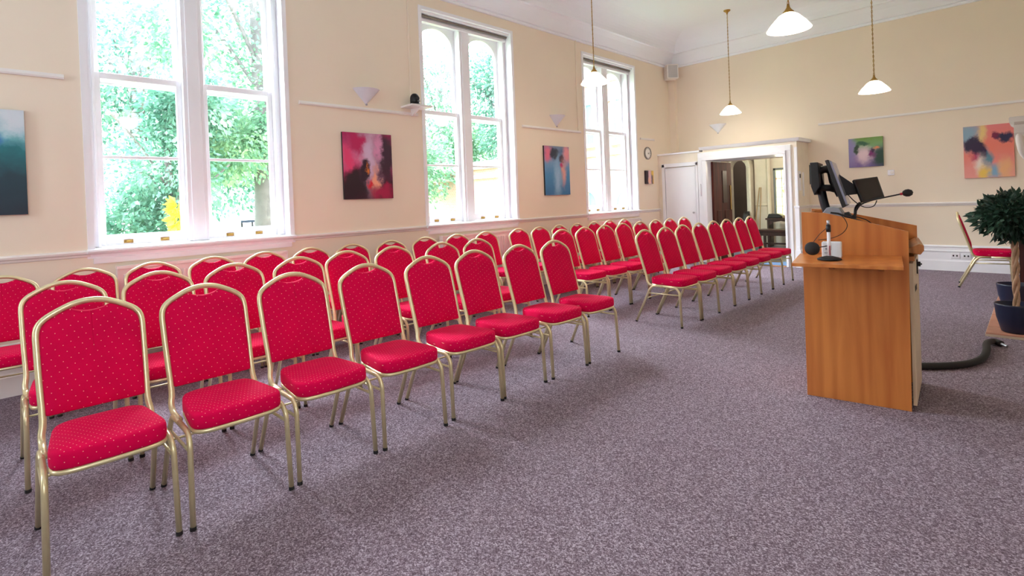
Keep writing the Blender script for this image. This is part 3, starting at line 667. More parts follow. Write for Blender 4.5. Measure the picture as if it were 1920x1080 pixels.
m = MB(); m.prism([(0.545, 0.945), (0.605, 0.935), (0.622, 0.96), (0.622, 0.99), (0.60, 1.0), (0.545, 0.97)], 'y', 0.06, 0.64); m.build('pull_out_ledge', M_lectdark, t, bevel=0.003)
MB().box(0.03, 0.53, 0.022, 0.60, 0.02, 0.06).build('plinth', M_black, t)
m = MB(); m.prism([(0.548, 0.03), (0.566, 0.03), (0.612, 0.58), (0.594, 0.58)], 'z', 0.03, 0.885); do = m.build('cabinet_door', M_door, t)
m = MB(); m.prism([(0.5775, 0.14), (0.5785, 0.14), (0.590, 0.26), (0.588, 0.26)], 'z', 0.70, 0.73)
for k in range(4):
    m.prism([(0.566+0.0084*(0.1+k*.25), 0.10+k*.03), (0.5695+0.0084*(0.1+k*.25), 0.10+k*.03), (0.5705+0.0084*(0.1+k*.25), 0.108+k*.03), (0.567+0.0084*(0.1+k*.25), 0.108+k*.03)], 'z', 0.66, 0.70)
m.build('vent_slots', M_black, do)
m = MB(); m.lathe([(0.016, 0), (0.016, 0.02), (0.005, 0.022), (0.005, 0.028), (0.0, 0.028)], (0.596, 0.40, 0.84), 12, 'X'); m.box(0.592, 0.602, 0.37, 0.43, 0.78, 0.87); m.build('lock', M_black, do)
# hinged side flap and its brackets
fp = MB(); fp.prism([(-0.40, 0.895), (0.0, 0.912), (0.0, 0.932), (-0.40, 0.915)], 'x', -0.015, 0.515); fl = fp.build('side_flap', M_lect, t, bevel=0.0015)
for s_ in (0.145, 0.40):
    MB().prism([(-0.001, 0.905), (-0.16, 0.902), (-0.15, 0.885), (-0.02, 0.84), (-0.001, 0.835)], 'x', s_, s_+0.028).build('flap_bracket', M_lectdark, t)

def LP(s, v, z): # point in lectern frame
    return Vector((LC.x+s*math.cos(LA)-v*math.sin(LA), LC.y+s*math.sin(LA)+v*math.cos(LA), z))
# twin monitor arm with two monitors on the lectern top
t = thing('monitor_stand', 'black twin-screen monitor arm clamped on top of the lectern', 'monitor stand', LC, LA)
m = MB(); m.prism([(0.09, 1.168), (0.23, 1.16), (0.20, 1.222), (0.17, 1.228), (0.13, 1.225)], 'y', 0.14, 0.36); m.build('base', mat('silver_grey_plastic', (150, 152, 160), 0.4), t, bevel=0.004)
m = MB(); m.tube(curve_pts([(0.125, 0.25, 1.19), (0.108, 0.25, 1.26), (0.095, 0.25, 1.34), (0.078, 0.25, 1.43), (0.085, 0.25, 1.47), (0.13, 0.25, 1.485), (0.165, 0.25, 1.46)], 6), 0.026, 10); m.build('arm', M_black, t, smooth=True)
m = MB(); m.tube([(0.088, 0.22, 1.36), (0.15, 0.25, 1.355), (0.21, 0.28, 1.33)], 0.024, 10); m.tube([(0.20, 0.25, 1.30), (0.16, 0.25, 1.40), (0.15, 0.25, 1.47)], 0.020, 10); m.build('lower_arm', M_black, t, smooth=True)
m = MB(); m.tube(curve_pts([(0.086, 0.24, 1.40), (0.092, 0.24, 1.37), (0.105, 0.24, 1.345)], 4), 0.012, 8); m.build('arm_strip', M_steel, t)
t = thing('flat_monitor', 'black monitor seen edge-on, upright at the left end of the monitor arm', 'monitor', LC, LA)
MB().prism([(0.045, 1.53), (0.092, 1.53), (0.098, 1.37), (0.065, 1.31), (0.047, 1.37)], 'y', 0.12, 0.48).build('casing', M_black, t, bevel=0.004)
MB().box(0.040, 0.046, 0.13, 0.47, 1.385, 1.515).build('screen', mat('dark_screen_glass', (14, 20, 34), 0.12), t)
M_scr_refl = mat('screen_painted_reflection', (150, 152, 176), 0.15)  # pale lavender reflection put into the screen's base colour
t = thing('flat_monitor', 'tilted monitor with pale painted reflection facing the speaker, beside the small black touch panel', 'monitor', LC, LA)
MB().prism([(0.135, 1.535), (0.155, 1.540), (0.243, 1.235), (0.222, 1.222)], 'y', 0.06, 0.46).build('casing', M_black, t, bevel=0.004)
MB().prism([(0.156, 1.530), (0.172, 1.527), (0.252, 1.245), (0.238, 1.245)], 'y', 0.07, 0.45).build('screen', M_scr_refl, t)
t = thing('touch_panel', 'small square black touch screen on a bracket over the lectern slope', 'screen', LC, LA)
w_ = MB(); A_ = [Vector((0.276, 0.28, 1.405)), Vector((0.407, 0.34, 1.42)), Vector((0.442, 0.30, 1.284)), Vector((0.322, 0.24, 1.256))]
nn = (A_[1]-A_[0]).cross(A_[3]-A_[0]).normalized(); nn = nn if nn.y > 0 else -nn
w_.rings([[p for p in A_], [p+nn*0.025 for p in A_]]); w_.build('casing', M_black, t, bevel=0.003)
ctr = sum(A_, Vector())/4
MB().rings([[ctr+(p-ctr)*0.88-nn*0.001 for p in A_], [ctr+(p-ctr)*0.88-nn*0.003 for p in A_]]).build('screen', mat('dark_brown_screen', (42, 32, 32), 0.2), t)
m = MB(); m.prism([(0.185, 1.455), (0.31, 1.345), (0.33, 1.31), (0.27, 1.305), (0.22, 1.30)], 'y', 0.31, 0.345); m.build('bracket', M_black, t)
m = MB(); m.tube(curve_pts([(0.26, 0.30, 1.10), (0.278, 0.30, 1.165), (0.285, 0.30, 1.215), (0.31, 0.29, 1.25)], 5), 0.009, 8); m.build('stem', M_black, t)
# gooseneck microphone
t = thing('gooseneck_microphone', 'thin gooseneck microphone with black foam tip reaching right from the lectern', 'microphone', LC, LA)
MB().lathe([(0, 0), (0.026, 0), (0.026, 0.012), (0.014, 0.02), (0.014, 0.05), (0, 0.05)], (0.275, 0.22, 1.122), 14).build('socket', M_black, t)
m = MB(); m.tube(curve_pts([(0.275, 0.22, 1.16), (0.29, 0.22, 1.20), (0.315, 0.22, 1.238), (0.365, 0.22, 1.262), (0.43, 0.22, 1.279), (0.525, 0.22, 1.300)], 6), 0.0045, 8); m.build('neck', M_black, t, smooth=True)
m = MB(); m.tube([(0.520, 0.22, 1.299), (0.534, 0.22, 1.302)], 0.008, 10); m.build('red_ring', mat('red_ring', (200, 30, 60), 0.4), t)
m = MB(); m.lathe([(0, 0), (0.014, 0.004), (0.023, 0.018), (0.024, 0.034), (0.016, 0.050), (0, 0.056)], (0, 0, 0), 14, 'X'); o = m.build('foam_cover', M_rubber, t, smooth=True); o.location = (0.530, 0.22, 1.303); o.rotation_euler = (0, -0.1, 0)
t = thing('black_power_box', 'small black box tilted beside the monitor arm base', 'box', LC, LA)
MB().prism([(0.225, 1.135), (0.262, 1.125), (0.268, 1.17), (0.25, 1.195), (0.228, 1.19)], 'y', 0.12, 0.22).build('box', M_black, t, bevel=0.003)
def slope_z(s): return 1.158-(s-0.13)*0.2723 if s > 0.13 else 1.16
# cables
def cable(name, pts, label, r=0.0035, m_=None):
    tag(MB().tube([LP(*p) for p in curve_pts(pts, 7)], r, 6).build(name, m_ or M_rubber, smooth=True), label, 'cable', 'cables around the lectern top')
cable('cable', [(0.24, 0.30, 1.31), (0.28, 0.28, 1.26), (0.33, 0.26, 1.222), (0.38, 0.26, 1.225), (0.40, 0.28, 1.262)], 'black cable looping under the small touch screen', 0.003)
cable('cable', [(0.30, 0.06, slope_z(.30)+.012), (0.27, 0.05, 1.170), (0.34, 0.05, 1.150), (0.38, 0.05, 1.115), (0.40, 0.05, slope_z(0.40)+0.006)], 'black cable arching over the middle of the lectern slope', 0.003)
cable('cable', [(0.17, -0.012, 1.196), (0.22, -0.02, 1.18), (0.25, -0.03, 1.12), (0.225, -0.04, 1.07), (0.17, -0.06, 1.04), (0.10, -0.10, 1.03)], 'thin black cable hanging down the lectern side in a loop', 0.0022)
m = MB(); m.tube([LP(0.16, 0.03, 1.196), LP(0.2, 0.03, 1.19), LP(0.40, 0.033, slope_z(.40)+.018), LP(0.48, 0.036, slope_z(.48)+.016)], 0.006, 8)
tag(m.build('microphone_stick', M_rubber), 'long black rod lying along the near edge of the lectern slope', 'rod')
t = thing('pen', 'black pen with red end lying on the lectern slope near its right edge', 'pen', LC, LA)
MB().tube([(0.487, 0.036, slope_z(.487)+.010), (0.535, 0.036, slope_z(.535)+.009)], 0.005, 8).build('barrel', M_black, t)
MB().tube([(0.535, 0.036, slope_z(.535)+.009), (0.543, 0.036, slope_z(.543)+.009)], 0.0045, 8).build('end_cap', mat('red_plastic', (180, 20, 60), 0.4), t)
t = thing('clip_device', 'small black clip-like gadget on the lectern slope beside the long rod', 'gadget', LC, LA)
MB().prism([(0.375, slope_z(.375)), (0.42, slope_z(.42)), (0.42, slope_z(.42)+.018), (0.405, slope_z(.4)+.032), (0.385, slope_z(.385)+.02)], 'y', 0.06, 0.12).build('body', M_black, t, bevel=0.003)

# items on the flap
FX = Vector((4.428, 3.835, 0)); zf = 0.918
t = thing('desk_microphone_stand', 'white pole stand on a round black base on the lectern flap', 'stand', LC, LA)
bs, bv = 0.165, -0.23; zf = 0.9225
MB().lathe([(0, 0), (0.063, 0), (0.064, 0.006), (0.05, 0.014), (0.02, 0.022), (0, 0.024)], (bs, bv, zf), 28).build('base', M_rubber, t, smooth=True)
MB().tube([(bs, bv, zf+0.02), (bs, bv, zf+0.172)], 0.0095, 14).build('pole', mat('white_enamel', (228, 224, 228), 0.35), t, smooth=True)
MB().tube([(bs, bv, zf+0.168), (bs, bv, zf+0.210)], 0.013, 14).build('collar', M_black, t, smooth=True)
MB().tube([(bs, bv, zf+0.21), (bs, bv, zf+0.238)], 0.0085, 12).build('upper_tube', M_steel, t, smooth=True)
MB().box(bs+0.0015, bs+0.0065, bv-0.0105, bv-0.0090, zf+0.03, zf+0.085).build('red_label', mat('dark_red_label', (150, 40, 60), 0.5), t)
m = MB(); m.tube(curve_pts([(bs-0.01, bv, zf+0.19), (bs-0.045, bv-0.01, zf+0.155), (bs-0.078, bv-0.015, zf+0.108)], 6), 0.002, 6); m.build('wire', M_black, t)
t = thing('small_box', 'white box with small grey print behind the pole stand on flap', 'box', LC, LA)
MB().box(bs-0.045, bs+0.058, bv+0.075, bv+0.14, zf+0.004, zf+0.100).build('box', mat('white_card', (232, 234, 240), 0.5), t, bevel=0.006)
m = MB()
for (a, b_, c_, d_2) in ((-0.028, -0.008, 0.072, 0.078), (-0.025, -0.016, 0.052, 0.064), (0.0, 0.006, 0.05, 0.08), (-0.03, -0.024, 0.03, 0.036), (-0.02, -0.014, 0.03, 0.036)): m.box(bs+a, bs+b_, bv+0.0738, bv+0.0755, zf+c_, zf+d_2)
m.build('printed_marks', mat('grey_print', (150, 150, 165), 0.6), t)
MB().box(bs-0.012, bs-0.005, bv+0.0736, bv+0.0755, zf+0.028, zf+0.036).build('red_mark', mat('red_print', (140, 40, 70), 0.6), t)
t = thing('round_microphone_shield', 'round black foam disc hanging left of the white box on the lectern flap', 'microphone', LC, LA)
m = MB(); m.lathe([(0, -0.012), (0.03, -0.011), (0.040, -0.004), (0.041, 0.004), (0.030, 0.011), (0, 0.012)], (bs-0.087, bv-0.01, zf+0.066), 26, 'Y'); m.build('foam_disc', M_rubber, t, smooth=True)
m = MB(); m.tube([(bs-0.05, bv-0.01, zf+0.075), (bs-0.02, bv, zf+0.08), (bs, bv, zf+0.085)], 0.003, 6); m.build('holder', M_black, t)

# ------------------------------------------------------------------ pendant lamps
def pendant(x, y, z, label, r=0.18):
    t = thing('pendant_lamp', label, 'lamp', (x, y, z), 0, 'opal glass pendant lamps')
    MB().lathe([(r, 0), (r*1.0, 0.004), (r*0.80, 0.055), (r*0.45, 0.125), (r*0.22, 0.150), (r*0.2, 0.150), (r*0.43, 0.120), (r*0.78, 0.050), (r*0.97, 0.0), (r, 0)], (0, 0, 0), 32).build('shade', M_shade, t, smooth=True)
    MB().lathe([(0.044, 0.147), (0.046, 0.158), (0.028, 0.178), (0.014, 0.20), (0.010, 0.23), (0, 0.232)], (0, 0, 0), 18).build('gallery', M_brass, t, smooth=True)
    H = CH-z; cs = MB(); k = 0; zz = 0.22
    while zz < H-0.06:
        a = k*PI/2; hx, hy = math.cos(a)*0.007, math.sin(a)*0.007
        cs.tube([(hx*math.cos(q), hy*math.cos(q), zz+0.019+0.019*math.sin(q)) for q in [2*PI*j/8 for j in range(8)]], 0.0028, 4, close=True); zz += 0.030; k += 1
    cs.tube([(0.004, 0, 0.2), (-0.004, 0.003, H*0.5), (0.004, 0, H-0.03)], 0.003, 5)
    cs.build('chain', M_brass, t)
    MB().lathe([(0.0, H-0.07), (0.012, H-0.068), (0.018, H-0.04), (0.055, H-0.014), (0.06, H)], (0, 0, 0), 20).build('ceiling_rose', M_brass, t, smooth=True)
    MB().lathe([(0, 0.03), (0.022, 0.038), (0.03, 0.06), (0.02, 0.09), (0.012, 0.12), (0, 0.12)], (0, 0, 0), 14).build('bulb', mat('bulb_glass', (255, 250, 235), 0.3, emit=(255, 236, 200), estr=12), t, smooth=True)
    lamp('pendant_bulb', 'POINT', (x, y, z-0.03), 6, (1.0, 0.90, 0.78), shadow_soft_size=0.12)
pendant(1.44, 5.85, 2.87, 'white cone pendant lamp hanging in front of the farthest sash window')
pendant(1.67, 9.72, 2.78, 'white cone pendant lamp on a full-length chain nearest the corner')
pendant(3.99, 5.21, 2.79, 'largest white cone pendant lamp at the top edge of the view')
pendant(4.01, 8.62, 2.63, 'white cone pendant lamp hanging over the lectern side of the room')

pendant(4.0, 1.62, 2.86, 'white cone pendant lamp above the camera, mirrored in the nearest window')
# ------------------------------------------------------------------ wall lights
def sconce(x, y, z, face, label, w=0.17, h=0.17):
    t = thing('wall_light', label, 'wall light', (x, y, z), {'x': 0, 'y': -PI/2}[face], 'cone wall lights')
    n = 16; rg = []
    for (rr, zz) in ((0.012, -h), (0.03, -h+0.02), (w, 0.0), (w-0.008, 0.0), (0.022, -h+0.028)):
        rg.append([(max(0.0, math.cos(a))*rr*0.85, math.sin(a)*rr, zz) for a in [(-PI/2+PI*j/n) for j in range(n+1)]]+[(0.0, 0, zz)])
    MB().rings(rg, True).build('shade', M_plaster, t, smooth=False)
    MB().lathe([(0, -h-0.022), (0.012, -h-0.018), (0.014, -h-0.004), (0.0, -h+0.004)], (0.015, 0, 0), 12).build('finial', M_steel, t, smooth=True)
sconce(0.0, 3.25, 2.735, 'x', 'white half-cone wall light above the pink and purple painting')
sconce(0.0, 6.79, 2.73, 'x', 'white half-cone wall light above the blue painting')
sconce(1.0, L, 2.75, 'y', 'white half-cone wall light on the end wall above the lobby')

# ------------------------------------------------------------------ camera on its little shelf, speaker box, clock
t = thing('wall_shelf', 'small white wall shelf beside the middle window, carrying a camera', 'shelf', (0, 3.90, 2.565))
MB().box(0.0, 0.24, -0.16, 0.16, 0, 0.022).build('board', M_whitewall, t, bevel=0.003)
MB().prism([(0.0, -0.09), (0.02, -0.09), (0.2, 0.0), (0.0, 0.0)], 'y', -0.012, 0.012).build('bracket', M_whitewall, t)
t = thing('conference_camera', 'black dome conference camera on the small white wall shelf', 'camera', (0.10, 3.885, 2.587))
MB().lathe([(0, 0), (0.078, 0), (0.080, 0.012), (0.062, 0.030), (0.055, 0.034), (0, 0.034)], (0, 0, 0), 24).build('base', M_black, t, smooth=True)
MB().lathe([(0, 0.03), (0.055, 0.032), (0.058, 0.06), (0.057, 0.105), (0.047, 0.135), (0.027, 0.153), (0, 0.158)], (0, 0, 0), 24).build('head', M_black, t, smooth=True)
m = MB(); m.lathe([(0, 0.0), (0.026, 0.0), (0.028, -0.012), (0, -0.012)], (0.068, 0, 0.09), 16, 'X'); m.build('lens', mat('lens_glass', (50, 50, 56), 0.1), t)
m = MB(); m.box(0.052, 0.060, 0.0, 0.04, 0.052, 0.064); m.build('status_strip', mat('grey_strip', (120, 120, 126), 0.4), t)
t = thing('wall_loudspeaker', 'white box loudspeaker mounted high in the corner of the room', 'loudspeaker', (0.14, 10.52, 3.80), -0.75)
MB().box(-0.10, 0.12, -0.12, 0.12, 0, 0.30).build('cabinet', M_whitewall, t, bevel=0.008)
MB().box(0.12, 0.126, -0.10, 0.10, 0.02, 0.28).build('grille', mat('grey_speaker_cloth', (196, 192, 190), 0.8, bump=(300, 0.5)), t, bevel=0.003)
MB().box(-0.16, -0.10, -0.03, 0.03, 0.10, 0.20).build('bracket', M_steel, t)
t = thing('wall_clock', 'round grey-rimmed wall clock beside the farthest sash window', 'clock', (0.0, 9.67, 2.215))
MB().lathe([(0.108, 0.0), (0.125, 0.0), (0.128, 0.02), (0.120, 0.032), (0.110, 0.030), (0.108, 0.018)], (0, 0, 0), 32, 'X').build('rim', mat('grey_clock_rim', (150, 146, 142), 0.4), t, smooth=True)
MB().lathe([(0, 0.0), (0.110, 0.0), (0.110, 0.016), (0, 0.016)], (0, 0, 0), 32, 'X').build('dial', mat('clock_face', (236, 232, 226), 0.5), t)
m = MB()
for k in range(12):
    a = k*PI/6; m.tube([(0.018, math.sin(a)*0.086, math.cos(a)*0.086), (0.018, math.sin(a)*0.100, math.cos(a)*0.100)], 0.003, 4)
m.build('hour_marks', M_black, t)
for nm, a, ln in (('hour_hand', 2.0, 0.05), ('minute_hand', 1.35, 0.08)):
    MB().tube([(0.021, 0, 0), (0.021, math.sin(a)*ln, math.cos(a)*ln)], 0.003, 5).build(nm, M_black, t)

# ------------------------------------------------------------------ paintings
def painting(face, a0, a1, z0, z1, pm, label, depth=0.03, edge=(40, 30, 34)):
    """canvas on the window wall (face 'x', a = y) or the end wall (face 'y', a = x)"""
    if face == 'x': t = thing('canvas_painting', label, 'painting', (0, (a0+a1)/2, z0), 0)
    else: t = thing('canvas_painting', label, 'painting', ((a0+a1)/2, L, z0), -PI/2)
    w = (a1-a0)/2; h = z1-z0
    MB().box(0.004, depth, -w, w, 0, h).build('stretched_canvas', mat('canvas_edge', edge, 0.7), t)
    m = MB(); m.box(depth, depth+0.002, -w, w, 0, h); sgn = 1 if face == 'x' else 1
    m.uv = lambda c: ((c.y+w)/(2*w), c.z/h)
    m.build('painted_face', pm, t)
painting('x', -0.55, 0.215, 1.39, 2.20, paint_mat('painting_teal', [(0.0, (0, 28, 48)), (0.35, (0, 50, 66)), (0.62, (6, 110, 118)), (0.78, (120, 190, 200)), (1.0, (196, 205, 214))],
    [(0.55, 0.86, 0.18, 0.10, (240, 130, 60), 0.5), (0.72, 0.72, 0.10, 0.10, (0, 90, 190), 0.7), (0.95, 0.9, 0.15, 0.12, (210, 220, 228), 0.6)], distort=0.35), 'dark teal abstract canvas at the left edge of the view', edge=(16, 50, 60))
painting('x', 2.91, 3.56, 1.44, 2.212, paint_mat('painting_magenta', [(0.0, (60, 6, 40)), (0.25, (40, 10, 36)), (0.42, (150, 30, 90)), (0.6, (216, 130, 170)), (0.8, (190, 60, 120)), (1.0, (170, 20, 90))],
    [(0.85, 0.66, 0.22, 0.42, (60, 26, 52), 0.45), (0.54, 0.64, 0.15, 0.42, (214, 186, 214), 0.9), (0.72, 0.80, 0.06, 0.22, (222, 150, 190), 0.8), (0.12, 0.6, 0.14, 0.22, (232, 60, 120), 0.8), (0.2, 0.20, 0.30, 0.24, (40, 8, 30), 0.4),
     (0.42, 0.42, 0.10, 0.16, (44, 12, 40), 0.4), (0.57, 0.26, 0.06, 0.09, (215, 20, 50), 0.6), (0.66, 0.30, 0.045, 0.16, (244, 170, 140), 0.9), (0.46, 0.45, 0.03, 0.03, (235, 130, 50), 0.7), (0.80, 0.10, 0.22, 0.12, (170, 0, 70), 0.6), (0.3, 0.86, 0.12, 0.12, (190, 10, 90), 0.6)], distort=0.45, seed=2.0), 'magenta and purple abstract canvas between the nearest and middle windows')
painting('x', 6.42, 7.06, 1.42, 2.22, paint_mat('painting_blue', [(0.0, (40, 110, 160)), (0.45, (70, 140, 190)), (0.7, (120, 160, 200)), (0.88, (90, 110, 150)), (1.0, (120, 140, 170))],
    [(0.12, 0.86, 0.16, 0.14, (226, 110, 140), 0.6), (0.9, 0.85, 0.14, 0.18, (232, 150, 160), 0.6), (0.40, 0.86, 0.17, 0.09, (46, 50, 70), 0.4), (0.70, 0.72, 0.08, 0.08, (50, 30, 60), 0.4), (0.5, 0.35, 0.13, 0.32, (150, 190, 220), 0.9), (0.75, 0.45, 0.08, 0.22, (226, 160, 150), 0.9), (0.68, 0.58, 0.05, 0.06, (190, 50, 110), 0.6)], distort=0.35, seed=5.0), 'blue abstract canvas with pink corners between middle and farthest windows')
painting('x', 9.53, 9.84, 1.59, 1.86, paint_mat('painting_small', [(0.0, (40, 30, 40)), (0.28, (60, 40, 50)), (0.42, (236, 190, 200)), (0.66, (230, 190, 190)), (0.78, (60, 50, 90)), (1.0, (230, 190, 90))], [(0.9, 0.85, 0.2, 0.2, (235, 200, 90), 0.5), (0.45, 0.25, 0.12, 0.2, (240, 190, 160), 0.6)], grad='X', distort=0.2, seed=3.0), 'tiny abstract canvas under the clock')
painting('y', 3.25, 3.735, 1.70, 2.195, paint_mat('painting_green', [(0.0, (110, 90, 150)), (0.4, (170, 140, 180)), (0.7, (120, 160, 110)), (1.0, (110, 150, 60))],
    [(0.92, 0.3, 0.24, 0.34, (16, 60, 44), 0.5), (0.06, 0.6, 0.14, 0.5, (140, 130, 180), 0.7), (0.45, 0.4, 0.16, 0.28, (226, 200, 206), 0.8), (0.24, 0.62, 0.08, 0.16, (30, 60, 36), 0.4), (0.42, 0.80, 0.2, 0.06, (40, 90, 60), 0.5), (0.66, 0.45, 0.09, 0.13, (120, 20, 100), 0.5), (0.70, 0.55, 0.04, 0.07, (50, 10, 60), 0.5), (0.80, 0.62, 0.06, 0.05, (230, 140, 90), 0.7)], distort=0.35, seed=8.0), 'green and violet abstract canvas on the end wall above the thermostat', edge=(70, 90, 60))
painting('y', 4.735, 5.285, 1.43, 2.21, paint_mat('painting_coral', [(0.0, (238, 160, 150)), (0.3, (236, 140, 130)), (0.6, (238, 128, 108)), (1.0, (232, 130, 130))],
    [(0.08, 0.85, 0.25, 0.25, (140, 170, 190), 0.7), (0.36, 0.85, 0.08, 0.28, (236, 200, 130), 0.8), (0.30, 0.42, 0.14, 0.09, (180, 10, 90), 0.7), (0.16, 0.66, 0.16, 0.13, (40, 20, 60), 0.35), (0.30, 0.56, 0.15, 0.12, (44, 16, 60), 0.35), (0.40, 0.44, 0.09, 0.12, (44, 18, 64), 0.35), (0.42, 0.28, 0.05, 0.14, (50, 30, 80), 0.5), (0.50, 0.38, 0.06, 0.14, (90, 140, 160), 0.8),
     (0.66, 0.80, 0.07, 0.09, (120, 10, 60), 0.4), (0.84, 0.74, 0.17, 0.08, (36, 30, 70), 0.4), (0.34, 0.26, 0.10, 0.14, (240, 225, 215), 0.8), (0.64, 0.12, 0.22, 0.12, (130, 170, 200), 0.6), (0.40, 0.08, 0.10, 0.12, (240, 200, 90), 0.7), (0.84, 0.15, 0.14, 0.2, (240, 180, 130), 0.7)], distort=0.35, seed=11.0), 'large coral and dark violet abstract canvas at the right end of the end wall', edge=(226, 150, 150))

# ------------------------------------------------------------------ hearth, fireplace surround, plants, hose
t = thing('hearth', 'low terracotta tiled hearth at the right edge carrying two potted trees', 'hearth', (5.16, 6.28, 0))
m = MB()
for i in range(5):
    for j in range(7): m.box(0.004+i*0.29, 0.286+i*0.29, 0.004+j*0.30, 0.296+j*0.30, 0.012, 0.032)
m.build('tiles', M_tile, t, bevel=0.003)
MB().box(0.0, 1.44, 0.0, 2.10, 0, 0.02).build('mortar_bed', mat('pale_mortar', (190, 170, 150), 0.9), t)
M_stone = mat('pale_stone', (216, 208, 202), 0.6, var=(5, 0.04))
t = thing('fireplace_surround', 'fireplace surround with dark wooden pier and pale moulded cornice, cut by the right edge', 'fireplace', (0, 0, 0))
MB().box(5.345, 6.56, 8.42, 8.9, 0.0, 1.15).build('pier', wood_mat('dark_red_wood', (44, 14, 14), (66, 24, 20), 0.35), t)
MB().box(5.36, 6.56, 8.44, 8.9, 1.15, 1.74).build('upper_pier', M_wall, t)
m = MB(); m.prism([(5.375, 1.70), (5.345, 1.78), (5.335, 1.90), (5.335, 1.99), (5.30, 2.02), (5.295, 2.07), (5.305, 2.085), (6.56, 2.085), (6.56, 1.70)], 'y', 8.36, 8.9); m.prism([(8.36, 1.84), (8.33, 1.90), (8.325, 1.99), (8.29, 2.02), (8.285, 2.07), (8.36, 2.08)], 'x', 5.34, 6.56)
m.build('cornice', M_stone, t)
m = MB(); pr = curve_pts([(5.372, 8.37, 1.92), (5.385, 8.35, 1.78), (5.41, 8.35, 1.64), (5.50, 8.36, 1.50)], 5); m.tube(pr, 0.035, 10, taper=[0.4+0.6*math.sin(PI*min(1, (i+3)/len(pr))) for i in range(len(pr))]); m.build('scroll_bracket', M_stone, t, smooth=True)
M_leaf = leaf_mat('ficus_leaf', ((14, 40, 28), (30, 62, 48), (66, 104, 86)), 0.12)
M_bark = mat('plaited_bark', (176, 140, 112), 0.8, bump=(40, 0.6), var=(25, 0.2))
def leaf_cloud(m, centers, n, size, spread=1.0, shell=0.55, asp=0.45):
    for _ in range(n):
        c, rr = random.choice(centers)
        while True:
            v = Vector((random.gauss(0, 1), random.gauss(0, 1), random.gauss(0, 1)))
            if v.length > 1e-3: break
        v.normalize(); k = random.uniform(shell, 1.0)
        p = Vector(c)+Vector((v.x*rr[0], v.y*rr[1], v.z*rr[2]))*k
        out = (v+Vector((random.gauss(0, .5), random.gauss(0, .5), random.gauss(0, .5)-0.35))).normalized()
        side = out.cross(Vector((random.gauss(0, 1), random.gauss(0, 1), random.gauss(0, 1)))).normalized()
        s = size*random.uniform(0.65, 1.25); nrm = out.cross(side).normalized()
        i = len(m.v)
        m.v += [tuple(p), tuple(p+out*s*0.45+side*s*asp*0.5+nrm*s*0.08), tuple(p+out*s), tuple(p+out*s*0.45-side*s*asp*0.5+nrm*s*0.08)]
        m.f += [(i, i+1, i+2), (i, i+2, i+3)]
def ficus(x, y, label, rot):
    t = thing('ficus_tree', label, 'potted tree', (x, y, 0.032), rot, 'potted ficus trees on the hearth')
    n = 28; P_ = MB()
    P_.lathe([(0.0, 0.0), (0.092, 0.0), (0.105, 0.01), (0.135, 0.13), (0.146, 0.235), (0.148, 0.25), (0.138, 0.25), (0.132, 0.21), (0.0, 0.205)], (0, 0, 0), n); po = P_.build('pot', M_pot, t, smooth=True)
    MB().lathe([(0, 0.212), (0.07, 0.214), (0.133, 0.209)], (0, 0, 0), 20).build('soil', M_soil, t)
    tr_ = MB()
    for k in range(3):
        pts = [(0.014*math.cos(q*0.42+k*2*PI/3)*(1+0.15*math.sin(q)), 0.014*math.sin(q*0.42+k*2*PI/3), 0.20+0.62*q/24) for q in range(25)]
        tr_.tube(pts, 0.0125, 8)
    tr_.build('plaited_trunk', M_bark, t, smooth=True)
    lf = MB(); leaf_cloud(lf, [((0, 0, 1.01), (0.27, 0.27, 0.21)), ((0.05, 0.02, 0.98), (0.24, 0.24, 0.19)), ((-0.04, -0.05, 1.03), (0.24, 0.24, 0.18))], 1700, 0.075, shell=0.45)
    lf.build('foliage', M_leaf, t)
ficus(5.36, 6.44, 'nearer potted ficus with leafy ball crown and plaited trunk in navy pot', 0.4)
ficus(5.325, 7.70, 'farther potted ficus, its navy pot partly hidden behind the nearer one', 2.1)
t = thing('floor_hose', 'thick black cable hose snaking over the carpet from lectern to hearth', 'hose', (0, 0, 0))
m = MB(); m.tube(curve_pts([(4.80, 4.83, 0.026), (4.894, 4.88, 0.026), (5.01, 4.98, 0.026), (5.12, 5.13, 0.026), (5.19, 5.34, 0.028), (5.205, 5.56, 0.04), (5.195, 5.80, 0.042), (5.225, 5.97, 0.03), (5.275, 5.94, 0.024)], 6), 0.025, 10); m.build('hose', M_rubber, t, smooth=True)
MB().tube([(5.27, 5.945, 0.024), (5.31, 5.915, 0.014)], 0.011, 8).build('cable_end', M_steel, t)

